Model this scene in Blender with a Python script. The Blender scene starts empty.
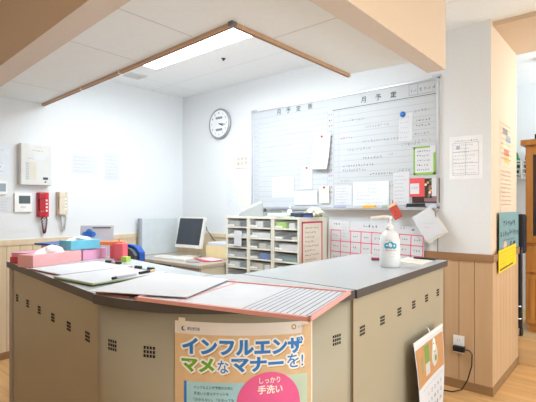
import bpy, bmesh, math, random
from mathutils import Vector, Matrix, Euler
random.seed(11)
C = bpy.context.scene.collection
R = math.radians

# ------------------------------------------------------------------ camera, world, light, exposure
cd = bpy.data.cameras.new('camera'); cam = bpy.data.objects.new('camera', cd); C.objects.link(cam)
cam.location = (0, 0, 1.25); cam.rotation_euler = (R(90), 0, R(40.5))
cd.sensor_width = 36; cd.lens = 36 * 436 / 536; cd.shift_y = 0.0108; cd.clip_start = 0.02
bpy.context.scene.camera = cam
sc = bpy.context.scene
sc.view_settings.view_transform = 'Standard'; sc.view_settings.look = 'None'
sc.view_settings.gamma = 1; sc.view_settings.use_curve_mapping = False
sc.view_settings.exposure = 0.12
W = bpy.data.worlds.new('world'); sc.world = W; W.use_nodes = True
W.node_tree.nodes['Background'].inputs[0].default_value = (0.90, 0.96, 1.0, 1)
W.node_tree.nodes['Background'].inputs[1].default_value = 1.15

def area(name, loc, rot, sx, sy, power, color):
    l = bpy.data.lights.new(name, 'AREA'); l.shape = 'RECTANGLE'; l.size = sx; l.size_y = sy
    l.energy = power; l.color = color
    o = bpy.data.objects.new(name, l); C.objects.link(o); o.location = loc; o.rotation_euler = [R(a) for a in rot]
    return o
area('corridor_window_light', (3.8, 1.3, 1.15), (90, 0, 90), 3.6, 2.1, 84, (0.85, 0.95, 1.0))
area('corridor_ceiling_light', (0.9, 1.4, 2.47), (0, 0, 0), 1.2, 1.2, 27, (0.92, 0.96, 1.0))
area('added_bounce_fill', (-1.9, -1.2, 2.47), (0, 0, 0), 1.6, 0.6, 1.5, (0.85, 0.93, 1.0))  # unseen lamp added so the floor bounces fill up to beam and soffit
area('far_room_window_light', (0.9, 4.3, 1.7), (90, 0, 55), 0.7, 1.2, 45, (0.78, 0.93, 1.0))
area('nurse_room_ceiling_light', (-2.3, 2.0, 2.40), (0, 0, 0), 1.7, 0.8, 38, (0.86, 0.94, 1.0))

# ------------------------------------------------------------------ materials
def lin(c):
    r = []
    for v in c[:3]:
        v /= 255.0
        r.append(v / 12.92 if v <= 0.04045 else ((v + 0.055) / 1.055) ** 2.4)
    return (*r, 1)
MATS = {}
def mat(name, col, rough=0.5, metal=0.0, var=0.04, scale=12, bump=0.0, emit=None, strength=0, alpha=1, spec=0.5, coat=0):
    if name in MATS: return MATS[name]
    m = bpy.data.materials.new(name); m.use_nodes = True; nt = m.node_tree; N = nt.nodes; L = nt.links
    b = N['Principled BSDF']
    tc = N.new('ShaderNodeTexCoord'); no = N.new('ShaderNodeTexNoise'); no.inputs['Scale'].default_value = scale
    no.inputs['Detail'].default_value = 4
    L.new(tc.outputs['Object'], no.inputs['Vector'])
    cr = N.new('ShaderNodeValToRGB'); c = lin(col)
    cr.color_ramp.elements[0].position = 0.3; cr.color_ramp.elements[1].position = 0.7
    cr.color_ramp.elements[0].color = (*[max(0, v * (1 - var)) for v in c[:3]], 1)
    cr.color_ramp.elements[1].color = (*[min(1, v * (1 + var)) for v in c[:3]], 1)
    L.new(no.outputs['Fac'], cr.inputs['Fac']); L.new(cr.outputs['Color'], b.inputs['Base Color'])
    b.inputs['Roughness'].default_value = rough; b.inputs['Metallic'].default_value = metal
    b.inputs['Specular IOR Level'].default_value = spec
    b.inputs['Coat Weight'].default_value = coat
    if bump:
        bp = N.new('ShaderNodeBump'); bp.inputs['Strength'].default_value = bump; bp.inputs['Distance'].default_value = 0.002
        L.new(no.outputs['Fac'], bp.inputs['Height']); L.new(bp.outputs['Normal'], b.inputs['Normal'])
    if emit:
        b.inputs['Emission Color'].default_value = lin(emit); b.inputs['Emission Strength'].default_value = strength
    if alpha < 1: b.inputs['Alpha'].default_value = alpha
    MATS[name] = m
    return m
def wood(name, c1, c2, axis='X', scale=2.2, rough=0.4, plank=None):
    if name in MATS: return MATS[name]
    m = bpy.data.materials.new(name); m.use_nodes = True; nt = m.node_tree; N = nt.nodes; L = nt.links
    b = N['Principled BSDF']; tc = N.new('ShaderNodeTexCoord'); mp = N.new('ShaderNodeMapping')
    s = {'X': (0.5, 9, 9), 'Y': (9, 0.5, 9), 'Z': (9, 9, 0.5)}[axis]
    mp.inputs['Scale'].default_value = [v * scale for v in s]
    no = N.new('ShaderNodeTexNoise'); no.inputs['Scale'].default_value = 1.5; no.inputs['Detail'].default_value = 6
    L.new(tc.outputs['Object'], mp.inputs['Vector']); L.new(mp.outputs['Vector'], no.inputs['Vector'])
    cr = N.new('ShaderNodeValToRGB'); cr.color_ramp.elements[0].position = 0.3; cr.color_ramp.elements[1].position = 0.7
    cr.color_ramp.elements[0].color = lin(c1); cr.color_ramp.elements[1].color = lin(c2)
    L.new(no.outputs['Fac'], cr.inputs['Fac'])
    out = cr.outputs['Color']
    if plank:
        br = N.new('ShaderNodeTexBrick'); br.inputs['Scale'].default_value = 1
        br.inputs['Brick Width'].default_value = plank[0]; br.inputs['Row Height'].default_value = plank[1]
        br.inputs['Mortar Size'].default_value = 0.0012
        br.inputs['Color1'].default_value = (0.9, 0.9, 0.9, 1); br.inputs['Color2'].default_value = (1, 1, 1, 1)
        br.inputs['Mortar'].default_value = (0.55, 0.5, 0.45, 1)
        L.new(tc.outputs['Object'], br.inputs['Vector'])
        mx = N.new('ShaderNodeMix'); mx.data_type = 'RGBA'; mx.blend_type = 'MULTIPLY'; mx.inputs[0].default_value = 1
        L.new(out, mx.inputs[6]); L.new(br.outputs['Color'], mx.inputs[7]); out = mx.outputs[2]
    L.new(out, b.inputs['Base Color']); b.inputs['Roughness'].default_value = rough
    MATS[name] = m
    return m
def tile_mat(name, col, w, h):
    m = mat(name, col, 0.85, var=0.05, scale=140, bump=0.25)
    nt = m.node_tree; N = nt.nodes; L = nt.links; b = N['Principled BSDF']
    src = b.inputs['Base Color'].links[0].from_socket
    br = N.new('ShaderNodeTexBrick'); br.inputs['Scale'].default_value = 1; br.offset = 0
    br.inputs['Brick Width'].default_value = w; br.inputs['Row Height'].default_value = h
    br.inputs['Mortar Size'].default_value = 0.0025
    for k in ('Color1', 'Color2'): br.inputs[k].default_value = (1, 1, 1, 1)
    br.inputs['Mortar'].default_value = (0.74, 0.73, 0.72, 1)
    tc = [n for n in N if n.type == 'TEX_COORD'][0]
    L.new(tc.outputs['Object'], br.inputs['Vector'])
    mx = N.new('ShaderNodeMix'); mx.data_type = 'RGBA'; mx.blend_type = 'MULTIPLY'; mx.inputs[0].default_value = 1
    L.new(src, mx.inputs[6]); L.new(br.outputs['Color'], mx.inputs[7]); L.new(mx.outputs[2], b.inputs['Base Color'])
    return m

wallm = mat('white_wallpaper', (228, 231, 233), 0.8, var=0.015, scale=60, bump=0.15)
peach = mat('beige_wallpaper', (212, 188, 162), 0.8, var=0.02, scale=60, bump=0.15)
ceilm = tile_mat('ceiling_board', (246, 250, 254), 1.82, 0.91)
soffm = mat('soffit_board', (242, 250, 255), 0.8, var=0.015, scale=30)
floorm = wood('oak_floor', (214, 164, 106), (236, 190, 132), 'X', 1.6, 0.35, (1.6, 0.11))
panelm = wood('beech_panelling', (194, 159, 122), (206, 173, 136), 'Z', 1.2, 0.45)
palem = wood('pale_panelling', (218, 198, 166), (230, 210, 178), 'Z', 1.2, 0.5)
grovem = mat('groove_shadow_gap', (120, 86, 56), 0.8)
railm = wood('brown_rail_wood', (150, 112, 80), (168, 128, 92), 'X', 2, 0.45)
basem = wood('brown_baseboard', (140, 108, 72), (158, 122, 84), 'X', 2, 0.5)
curtm = wood('curtain_rail_wood', (188, 152, 120), (204, 168, 136), 'X', 2, 0.45)
metalc = mat('cream_steel', (170, 161, 138), 0.42, var=0.015, scale=5)
topm = mat('grey_laminate', (186, 190, 192), 0.25, var=0.02, scale=90, spec=0.5)
edgem = mat('grey_edge_band', (78, 75, 72), 0.5)
greyleg = mat('grey_end_panel', (168, 158, 148), 0.5)
black = mat('black_plastic', (24, 24, 26), 0.45)
dark = mat('dark_grey_plastic', (62, 64, 70), 0.5)
hole = mat('dark_hole', (16, 13, 10), 0.9)
white = mat('white_plastic', (238, 238, 234), 0.4)
paper = mat('white_paper', (216, 218, 222), 0.8, var=0.01)
paperw = mat('cream_paper', (224, 218, 204), 0.8, var=0.02)
ink = mat('dark_ink', (58, 62, 74), 0.8)
inkl = mat('pale_ink', (150, 156, 168), 0.8)
inkll = mat('faint_print', (178, 187, 200), 0.8)
inkr = mat('red_ink', (206, 96, 104), 0.8)
inkb = mat('blue_ink', (76, 92, 160), 0.8)
pinkp = mat('pink_tape', (232, 92, 128), 0.6)
red = mat('red_plastic', (204, 30, 46), 0.4)
chrome = mat('chrome', (200, 202, 206), 0.22, 1.0)
alu = mat('aluminium', (206, 208, 212), 0.35, 0.6)
beige = mat('beige_plastic', (212, 200, 178), 0.45)

# ------------------------------------------------------------------ mesh builder
class MB:
    def __init__(self, fmap=None):
        self.bm = bmesh.new(); self.mats = []; self.map = fmap
    def mi(self, m):
        if m not in self.mats: self.mats.append(m)
        return self.mats.index(m)
    def v(self, p):
        p = Vector(p)
        return self.bm.verts.new(self.map(p) if self.map else p)
    def face(self, vs, m, smooth=False):
        try:
            f = self.bm.faces.new(vs); f.material_index = self.mi(m); f.smooth = smooth
            return f
        except ValueError:
            return None
    def box(self, x0, x1, y0, y1, z0, z1, m, bev=0, M=None):
        t = bmesh.new(); bmesh.ops.create_cube(t, size=1)
        for q in t.verts:
            q.co = Vector(((x0 + x1) / 2 + q.co.x * (x1 - x0), (y0 + y1) / 2 + q.co.y * (y1 - y0), (z0 + z1) / 2 + q.co.z * (z1 - z0)))
        if bev: bmesh.ops.bevel(t, geom=t.edges[:], offset=bev, segments=2, affect='EDGES', profile=0.6)
        self.merge(t, m, M)
        return self
    def merge(self, t, m, M=None, smooth=False):
        mp = {}
        for q in t.verts: mp[q] = self.v(M @ q.co if M else q.co)
        for f in t.faces: self.face([mp[q] for q in f.verts], m, smooth or f.smooth)
        t.free()
    def prism(self, pts, z0, z1, m, side=None, M=None):
        a = 0
        for i in range(len(pts)):
            x1, y1 = pts[i][:2]; x2, y2 = pts[(i + 1) % len(pts)][:2]; a += x1 * y2 - x2 * y1
        if a < 0: pts = pts[::-1]
        T = (lambda p: M @ Vector(p)) if M else (lambda p: p)
        lo = [self.v(T((p[0], p[1], z0))) for p in pts]; hi = [self.v(T((p[0], p[1], z1))) for p in pts]
        n = len(pts); fs = [self.face(hi, m), self.face(lo[::-1], m)]
        for i in range(n): self.face([lo[i], lo[(i + 1) % n], hi[(i + 1) % n], hi[i]], side or m)
        bmesh.ops.triangulate(self.bm, faces=[f for f in fs if f])
        return self
    def strip(self, A, B, z0, z1, m, bottom=None):
        n = len(A)
        a0 = [self.v((*p, z0)) for p in A]; a1 = [self.v((*p, z1)) for p in A]
        b0 = [self.v((*p, z0)) for p in B]; b1 = [self.v((*p, z1)) for p in B]
        for i in range(n - 1):
            self.face([a0[i], a0[i + 1], a1[i + 1], a1[i]], m); self.face([b0[i + 1], b0[i], b1[i], b1[i + 1]], m)
            self.face([a0[i + 1], a0[i], b0[i], b0[i + 1]], bottom or m); self.face([a1[i], a1[i + 1], b1[i + 1], b1[i]], m)
        self.face([a0[0], a1[0], b1[0], b0[0]], m); self.face([a0[-1], b0[-1], b1[-1], a1[-1]], m)
        return self
    def tube(self, pts, r, m, seg=8, cap=True):
        pts = [Vector(p) for p in pts]; rings = []; n = len(pts); up = None
        for i, p in enumerate(pts):
            d = (pts[min(i + 1, n - 1)] - pts[max(i - 1, 0)]).normalized()
            if up is None: up = Vector((0, 0, 1)) if abs(d.z) < 0.9 else Vector((1, 0, 0))
            u = d.cross(up).normalized(); w = u.cross(d).normalized(); up = w
            rr = r[i] if isinstance(r, (list, tuple)) else r
            rings.append([self.v(p + (u * math.cos(2 * math.pi * k / seg) + w * math.sin(2 * math.pi * k / seg)) * rr) for k in range(seg)])
        for i in range(n - 1):
            for k in range(seg): self.face([rings[i][k], rings[i][(k + 1) % seg], rings[i + 1][(k + 1) % seg], rings[i + 1][k]], m, True)
        if cap: self.face(rings[0][::-1], m); self.face(rings[-1], m)
        return self
    def lathe(self, prof, m, seg=24, M=None, sy=1):
        rings = []
        for r, z in prof:
            rings.append([self.v((M or Matrix()) @ Vector((max(r, 1e-4) * math.cos(2 * math.pi * k / seg), sy * max(r, 1e-4) * math.sin(2 * math.pi * k / seg), z))) for k in range(seg)])
        for i in range(len(rings) - 1):
            for k in range(seg): self.face([rings[i][k], rings[i][(k + 1) % seg], rings[i + 1][(k + 1) % seg], rings[i + 1][k]], m, True)
        self.face(rings[0][::-1], m); self.face(rings[-1], m)
        return self
    # flat marks in the local XY plane
    def rect(self, x0, y0, x1, y1, z, m, n=1):
        for i in range(n):
            a = x0 + (x1 - x0) * i / n; b = x0 + (x1 - x0) * (i + 1) / n
            self.face([self.v((a, y0, z)), self.v((b, y0, z)), self.v((b, y1, z)), self.v((a, y1, z))], m)
        return self
    def disc(self, x, y, r, z, m, ry=None, seg=28):
        ry = ry or r
        self.face([self.v((x + r * math.cos(2 * math.pi * k / seg), y + ry * math.sin(2 * math.pi * k / seg), z)) for k in range(seg)], m)
        return self
    def stroke(self, x0, y0, x1, y1, w, z, m):
        d = Vector((x1 - x0, y1 - y0)); 
        if d.length < 1e-6: return
        n = Vector((-d.y, d.x)).normalized() * w / 2
        self.face([self.v((x0 - n.x, y0 - n.y, z)), self.v((x1 - n.x, y1 - n.y, z)), self.v((x1 + n.x, y1 + n.y, z)), self.v((x0 + n.x, y0 + n.y, z))], m)
    def scrawl(self, x, y, w, h, m, z=0.0012, lw=None):
        """a run of handwriting too small to read: short pen strokes cell by cell"""
        lw = lw or h * 0.11; cx = x
        while cx < x + w - h * 0.4:
            c = h * random.uniform(0.6, 0.95)
            for _ in range(random.choice((2, 3, 3, 4))):
                a = random.choice((0, 0, 90, 90, 50, -50)); l = c * random.uniform(0.4, 0.8)
                px = cx + c * random.uniform(0.3, 0.6); py = y + h * random.uniform(0.3, 0.7)
                dx = math.cos(R(a)) * l / 2; dy = math.sin(R(a)) * l / 2
                self.stroke(px - dx, py - dy, px + dx, py + dy, lw, z, m)
            cx += c * 1.15
        return self
    def text(self, s, x, y, h, m, z, w=None, bold=0.0, spacing=1.0):
        me = text_mesh(s, bold, spacing)
        xs = [q.co.x for q in me.vertices]; ys = [q.co.y for q in me.vertices]
        x0, x1, y0, y1 = min(xs), max(xs), min(ys), max(ys)
        k = h / (y1 - y0); kx = w / (x1 - x0) if w else k
        vs = [self.v((x + (q.co.x - x0) * kx, y + (q.co.y - y0) * k, z)) for q in me.vertices]
        for p in me.polygons: self.face([vs[i] for i in p.vertices], m)
        return x + (x1 - x0) * kx
    def build(self, name, parent=None, loc=None, rot=None):
        me = bpy.data.meshes.new(name)
        bmesh.ops.remove_doubles(self.bm, verts=self.bm.verts[:], dist=1e-7) if False else None
        self.bm.to_mesh(me); self.bm.free()
        for m in self.mats: me.materials.append(m)
        o = bpy.data.objects.new(name, me); C.objects.link(o)
        if parent: o.parent = parent
        if loc: o.location = loc
        if rot: o.rotation_euler = rot
        return o
_T = {}
def text_mesh(s, bold, spacing):
    k = (s, bold, spacing)
    if k not in _T:
        cu = bpy.data.curves.new('lettering', 'FONT'); cu.body = s; cu.size = 1; cu.offset = bold; cu.space_character = spacing; cu.resolution_u = 3
        o = bpy.data.objects.new('lettering', cu); C.objects.link(o)
        bpy.context.view_layer.update()
        dg = bpy.context.evaluated_depsgraph_get()
        me = bpy.data.meshes.new_from_object(o.evaluated_get(dg)); _T[k] = me
        bpy.data.objects.remove(o); bpy.data.curves.remove(cu)
    return _T[k]
def tag(o, label, cat, group=None, kind=None):
    o['label'] = label; o['category'] = cat
    if group: o['group'] = group
    if kind: o['kind'] = kind
    return o
def thing(name, label, cat, loc=(0, 0, 0), rz=0, group=None, rot=None):
    o = bpy.data.objects.new(name, None); C.objects.link(o); o.empty_display_size = 0.05
    o.location = loc; o.rotation_euler = rot or (0, 0, R(rz))
    return tag(o, label, cat, group)
def struct(o): o['kind'] = 'structure'; return o
BACK = (R(90), 0, 0); LEFT = (R(90), 0, R(90))
YB = 3.15; XL = -3.97; XP = -0.751; HC = 2.49

# ------------------------------------------------------------------ room shell
struct(MB().box(-4.1, 4.2, -2.5, 5.2, -0.05, 0, floorm).build('floor'))
struct(MB().box(-4.1, 4.2, -2.5, 5.2, HC, HC + 0.06, ceilm).build('ceiling'))
b = MB(); b.box(-4.1, XP, YB, 3.93, 0, HC, wallm)
for f in b.bm.faces:
    if f.calc_center_median().x > XP - 0.01: f.material_index = b.mi(peach)
struct(b.build('wall_back'))
struct(MB().box(-4.1, XL, -2.5, YB, 0, HC, wallm).build('wall_left'))
struct(MB().box(-4.1, 4.2, -1.9, -1.8, 0, HC, peach).build('wall_front'))
struct(MB().box(-2.5, 4.2, 5.05, 5.15, 0, HC, wallm).build('wall_far'))
struct(MB().box(XP, 4.2, 3.2, 3.93, HC - 0.03, HC, peach).build('ceiling_header'))
struct(MB().box(XP - 0.9, 4.2, 3.95, 5.05, 0, 0.21, wood('tatami_step_wood', (206, 172, 124), (222, 190, 142), 'X', 2, 0.5)).build('floor_platform'))

def boards(name, u0, u1, z0, z1, m, side, pos, step=0.1):
    """vertical tongue and groove boards, 12 mm proud of the wall"""
    b = MB(); u = u0
    if side == 'back': b.box(u0, u1, pos - 0.006, pos, z0, z1, grovem)
    else: b.box(pos, pos + 0.006, u0, u1, z0, z1, grovem)
    n = max(1, round((u1 - u0) / step)); w = (u1 - u0) / n
    for i in range(n):
        a = u0 + i * w + 0.0017; c = u0 + (i + 1) * w - 0.0017
        if side == 'back': b.box(a, c, pos - 0.012, pos - 0.003, z0, z1, m)
        else: b.box(pos + 0.003, pos + 0.012, a, c, z0, z1, m)
    return struct(b.build(name))
boards('trim_1', -1.75, XP, 0.06, 0.885, panelm, 'back', YB)
boards('trim_2', YB, 3.93, 0.06, 0.885, panelm, 'right', XP)
boards('trim_3', XL + 0.012, -2.9, 0.06, 0.93, palem, 'back', YB)
boards('trim_4', -1.5, YB, 0.06, 0.93, palem, 'left', XL)
struct(MB().box(XP - 0.004, XP + 0.0125, YB - 0.0125, YB + 0.004, 0.06, 0.885, panelm).build('trim_9'))
struct(MB().box(-1.75, XP + 0.022, YB - 0.022, YB, 0.885, 0.932, railm).build('trim_5'))
struct(MB().box(XP, XP + 0.022, YB, 3.93, 0.885, 0.932, railm).build('trim_6'))
struct(MB().box(XL, -2.9, YB - 0.02, YB, 0.93, 0.97, palem).build('trim_7'))
struct(MB().box(XL, XL + 0.02, -1.5, YB, 0.93, 0.975, palem).build('trim_8'))
struct(MB().box(-1.75, XP + 0.016, YB - 0.016, YB, 0, 0.06, basem).build('baseboard_back'))
struct(MB().box(XP, XP + 0.016, YB, 3.93, 0, 0.06, basem).build('baseboard_right'))
struct(MB().box(XL, XL + 0.014, -1.5, YB, 0, 0.06, basem).build('baseboard_left'))

# hanging canopy over the counter: outer beam, recessed board, brown rail on its inner edge
def arc(cx, cy, r, a0, a1, n):
    return [(cx + r * math.cos(R(a0 + (a1 - a0) * i / n)), cy + r * math.sin(R(a0 + (a1 - a0) * i / n))) for i in range(n + 1)]
outer = [(XL, 0.975)] + arc(-1.48, 1.44, 0.60, 267, 360, 16) + [(-0.88, 2.655)]
inner = [(XL, 1.117)] + arc(-1.48, 1.44, 0.485, 267, 360, 16) + [(-0.985, 2.655)]
struct(MB().strip(outer, inner, 2.065, HC, peach, mat('beam_underside_light_tint', (222, 212, 202), 0.8, var=0.015, scale=40)).build('beam'))  # underside is the same wallpaper, with cooler light mixed into its paler colour
soff = inner + [(-1.505, 2.605), (-1.512, 1.501), (XL, 1.618)]
b = MB().prism(soff, 2.15, HC, soffm); sg_ = mat('soffit_joint', (204, 203, 202), 0.8)
for x0, y0, x1, y1 in ((-2.35, 1.06, -2.365, 1.52), (-1.80, 1.03, -1.80, 1.49), (-3.42, 1.1, -3.43, 1.57), (-1.49, 1.79, -1.0, 1.79)): b.stroke(x0, y0, x1, y1, 0.006, 2.1494, sg_)
struct(b.build('ceiling_soffit'))
t = thing('curtain_rail', 'brown wooden rail along the inner edge of the hanging ceiling canopy', 'rail', (-1.51, 1.5, 2.15))
def railseg(p, q, w, z0, z1, m, name):
    b = MB(); d = (Vector(q) - Vector(p)); L = d.length; a = math.atan2(d.y, d.x)
    M = Matrix.Translation((p[0] + 1.51, p[1] - 1.5, 0)) @ Matrix.Rotation(a, 4, 'Z')
    b.box(0, L, -w / 2, w / 2, z0, z1, m, 0.002, M=M); b.box(0, L, -w * 0.12, w * 0.12, z0 - 0.0012, z0 + 0.001, grovem, M=M)
    return b.build(name, t)
railseg((XL + 0.005, 1.622), (-1.50, 1.508), 0.026, -0.02, 0.0, curtm, 'rail_bar')
railseg((-1.506, 2.60), (-1.512, 1.515), 0.026, -0.02, 0.0, curtm, 'rail_bar')
MB().box(-0.016, 0.016, -0.014, 0.018, -0.022, 0.0, mat('joint_grey', (112, 110, 108), 0.5), 0.003).build('corner_joint', t)['label'] = 'dark grey corner joint'
MB().box(-0.012, 0.022, 1.098, 1.108, -0.022, 0, white).build('end_cap', t)
for fx in (-3.2, -2.62):
    yy = 1.622 - (fx - XL) / 2.47 * 0.114
    MB().box(fx + 1.51, fx + 1.517, yy - 1.5 - 0.015, yy - 1.5 + 0.015, -0.023, 0.0, white).build('hanger', t)

# ceiling light, vent, sensor
t = thing('ceiling_light', 'long white fluorescent ceiling light glowing behind the canopy rail', 'ceiling light', (-2.6, 2.11, HC))
MB().box(-0.6, 0.6, -0.135, 0.135, -0.018, 0, white, 0.004).build('housing', t)
b = MB(); b.box(-0.575, 0.575, -0.12, 0.12, -0.06, -0.018, mat('light_diffuser', (255, 255, 255), 0.4, emit=(246, 250, 255), strength=5.0), 0.012); b.build('diffuser', t)
for s in (-1, 1): MB().box(s * 0.5775 - 0.0175, s * 0.5775 + 0.0175, -0.122, 0.122, -0.062, -0.018, white, 0.004).build('end_cap', t)
t = thing('ceiling_vent', 'small square white air vent in the nurse room ceiling', 'vent', (-3.62, 2.31, HC))
MB().box(-0.075, 0.075, -0.085, 0.085, -0.012, 0, mat('vent_grey', (226, 226, 226), 0.6), 0.002).build('frame', t)
b = MB()
for i in range(6): b.box(-0.065, 0.065, -0.075 + i * 0.026, -0.06 + i * 0.026, -0.016, -0.012, mat('vent_slat', (216, 217, 217), 0.6))
b.build('slat_panel', t)
o = MB().lathe([(0.007, -0.018), (0.010, -0.012), (0.012, -0.008), (0.017, -0.004), (0.018, 0)], dark, 16).build('sprinkler_head', loc=(-2.65, 2.53, HC)); tag(o, 'tiny grey sprinkler head on the nurse room ceiling', 'sprinkler')
t = thing('smoke_detector', 'small dark sensor on the ceiling of the far room', 'sensor', (-0.62, 4.25, HC))
MB().lathe([(0.03, -0.03), (0.05, -0.025), (0.055, 0)], white, 20).build('base', t)
MB().lathe([(0.012, -0.05), (0.025, -0.042), (0.028, -0.03)], black, 16).build('sensor_dome', t)

# ------------------------------------------------------------------ reception counter: three steel units
HT = 0.92; TT = 0.035
def vents(b):
    for i in range(4):
        for j in range(3):
            b.box(-0.0215 + i * 0.0125, -0.0135 + i * 0.0125, -0.0012, 0.004, -0.0185 + j * 0.0145, -0.0085 + j * 0.0145, hole)
    return b
# right wing: local x to the right = away from the camera along +Y
t = thing('reception_counter', 'cream steel counter unit of the right wing with six vents', 'counter', (-0.856, 1.545, 0), 92.2, 'cream steel counter units')
Lr = 1.215
MB().prism([(0.002, 0), (Lr, 0), (Lr + 0.03, 0.60), (0.028, 0.635)], HT - TT, HT, topm, edgem).build('countertop', t)
MB().prism([(0.004, 0.02), (Lr - 0.022, 0.02), (Lr - 0.022, 0.56), (0.03, 0.59)], 0.06, HT - TT, metalc).build('body', t)
MB().box(0.04, Lr - 0.05, 0.05, 0.53, 0, 0.06, dark).build('kickboard', t)
for y in (1.629, 1.811, 1.991, 2.167, 2.349, 2.529):
    vents(MB()).build('vent_holes', t, (0.088 + (y - 1.629) * 1.11, 0.02, 0.735 + (y - 1.629) * 0.004))
MB().box(0.003, 0.007, 0.0185, 0.021, 0.06, HT - TT, grovem).build('panel_seam', t)
# corner unit: quarter round
CX, CY = -1.578, 1.541
t = thing('reception_counter', 'quarter round cream steel counter unit carrying the influenza poster', 'counter', (CX, CY, 0), 0, 'cream steel counter units')
pts = arc(0, 0, 0.717, 270, 360, 28) + [(0.09, 0), (0.002, -0.11)]
pts[0] = (0.002, -0.717)
pts[28] = (0.717, -0.002)
MB().prism(pts, HT - TT, HT, topm, edgem).build('countertop', t)
pts = arc(0, 0, 0.697, 270.2, 359.8, 28) + [(0.09, -0.003), (0.003, -0.11)]
b = MB().prism(pts, 0.06, HT - TT, metalc)
for f in b.bm.faces: f.smooth = abs(f.normal.z) < 0.1 if f.normal.length else False
b.bm.normal_update()
b.build('body', t)
MB().prism(arc(0, 0, 0.66, 271, 359, 16) + [(0.09, -0.01), (0.01, -0.11)], 0, 0.06, dark).build('kickboard', t)
for a in (-82.2, -67.9, -7.9):
    vents(MB()).build('vent_holes', t, (0.6965 * math.cos(R(a)), 0.6965 * math.sin(R(a)), 0.738), (0, 0, R(a + 90)))
# left wing
t = thing('reception_counter', 'cream steel counter unit of the left wing under the tissue boxes', 'counter', (-1.578, 0.832, 0), -6.3, 'cream steel counter units')
Ll = 1.355
MB().prism([(-0.002, 0), (-Ll, 0), (-Ll, 0.6), (-0.07, 0.6)], HT - TT, HT, topm, edgem).build('countertop', t)
MB().prism([(-Ll + 0.075, 0.02), (-0.005, 0.02), (-0.08, 0.56), (-Ll + 0.075, 0.56)], 0.06, HT - TT, metalc).build('body', t)
MB().box(-Ll + 0.012, -Ll + 0.072, 0.012, 0.575, 0.0, HT - TT, greyleg, 0.003).build('end_panel', t)
MB().box(-Ll + 0.08, -0.1, 0.05, 0.53, 0, 0.06, dark).build('kickboard', t)
for px in (15.5, 26.8, 39.5, 53.7, 69.9, 88.2):
    u = {15.5: -1.215, 26.8: -1.0, 39.5: -0.79, 53.7: -0.575, 69.9: -0.36, 88.2: -0.145}[px]
    vents(MB()).build('vent_holes', t, (u + 0.022, 0.02, 0.726 + u * 0.006))
MB().box(-0.0075, -0.0035, 0.0185, 0.021, 0.06, HT - TT, grovem).build('panel_seam', t)

# ------------------------------------------------------------------ influenza poster on the round front
RP = 0.6985; A0 = R(-59.6); WP = 0.502; HP = 0.70; ZT = 0.848
def pmap(p):   # x along the arc, y down from the top edge (negative), z out of the panel
    a = A0 + p.x / RP; r = RP + p.z
    return Vector((r * math.cos(a), r * math.sin(a), ZT + p.y + 0.011 * (1 - 2 * p.x / WP) - 0.001))
b = MB(pmap)
pb = mat('poster_tan', (214, 182, 140), 0.55, var=0.06, scale=25); ph = mat('poster_header_white', (222, 216, 208), 0.55)
pblue = mat('poster_blue', (34, 122, 196), 0.55); pgreen = mat('poster_green', (104, 164, 40), 0.55)
pwh = mat('poster_white', (240, 238, 230), 0.55); pcirc = mat('poster_pink', (226, 92, 146), 0.55)
pcy = mat('poster_pale_blue', (162, 206, 214), 0.55); psg = mat('poster_sage', (186, 204, 180), 0.55); pgold = mat('poster_gold', (176, 132, 60), 0.55)
b.rect(0, -HP, WP, 0, 0.001, pwh, 40); b.rect(0.0, -HP, WP - 0.004, -0.001, 0.0013, pb, 40); b.rect(0, -0.043, WP - 0.045, -0.0005, 0.0016, ph, 36)
def P(px, py): return ((px - 175) / 137 * WP, -(py - 320.5) * 0.0034)
def titled(s, px0, px1, py0, py1, m, bold, halo=0.03):
    x0, y0 = P(px0, py1); x1, y1 = P(px1, py0)
    if halo:
        for dx, dy in ((-1, 0), (1, 0), (0, 1), (0, -1), (.7, .7), (-.7, .7), (.7, -.7), (-.7, -.7)):
            b.text(s, x0 + dx * 0.0065, y0 + dy * 0.0065, y1 - y0, pwh, 0.002, x1 - x0, bold)
        b.text(s, x0 + 0.005, y0 - 0.009, y1 - y0, pgold, 0.0018, x1 - x0, bold)
    b.text(s, x0, y0, y1 - y0, m, 0.0025, x1 - x0, bold)
titled('インフルエンザ', 182, 301, 336.5, 354, pblue, 0.048)
titled('マメ', 181.5, 213, 356.5, 371.5, pgreen, 0.048)
titled('な', 215.5, 226, 358.5, 371.5, pblue, 0.01)
titled('マナー', 228.5, 279.5, 355, 370.5, pblue, 0.048)
titled('を!', 283, 301, 354, 368.5, pblue, 0.01)
x, y = P(182, 329); b.disc(x + 0.006, y + 0.004, 0.008, 0.002, ink); b.disc(x + 0.009, y + 0.005, 0.006, 0.0022, ph)
b.text('厚生労働省', x + 0.019, y - 0.002, 0.012, ink, 0.002, 0.043, 0.01)
x, y = P(290.5, 326); b.disc(x, y, 0.0095, 0.002, pgold); b.disc(x, y, 0.0055, 0.0022, ph); b.scrawl(x + 0.016, y - 0.006, 0.045, 0.012, inkl, 0.002)
x0, _ = P(184, 0); x1, _ = P(236, 0); yt = P(0, 381)[1]
b.rect(x0, -HP + 0.1, x1 + 0.02, yt, 0.0018, pcy, 8); b.rect(x0, -HP + 0.1, x0 + 0.009, yt + 0.001, 0.002, pblue, 1)
for i, s in enumerate(('インフルエンザ予防のために', '手洗いと咳エチケットを', '「かからない」「かかっても', 'うつさない」の習慣')):
    b.text(s, x0 + 0.034, yt - 0.024 - i * 0.021, 0.0115, ink, 0.0022, (0.135, 0.12, 0.138, 0.1)[i], 0.006)
x2, _ = P(297, 0); x3, _ = P(306, 0)
b.rect(x2 - 0.06, -HP + 0.1, x3, P(0, 376)[1], 0.0018, psg, 8)
cx_, cy_ = P(265, 406); rr = 0.119
n = 40
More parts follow.
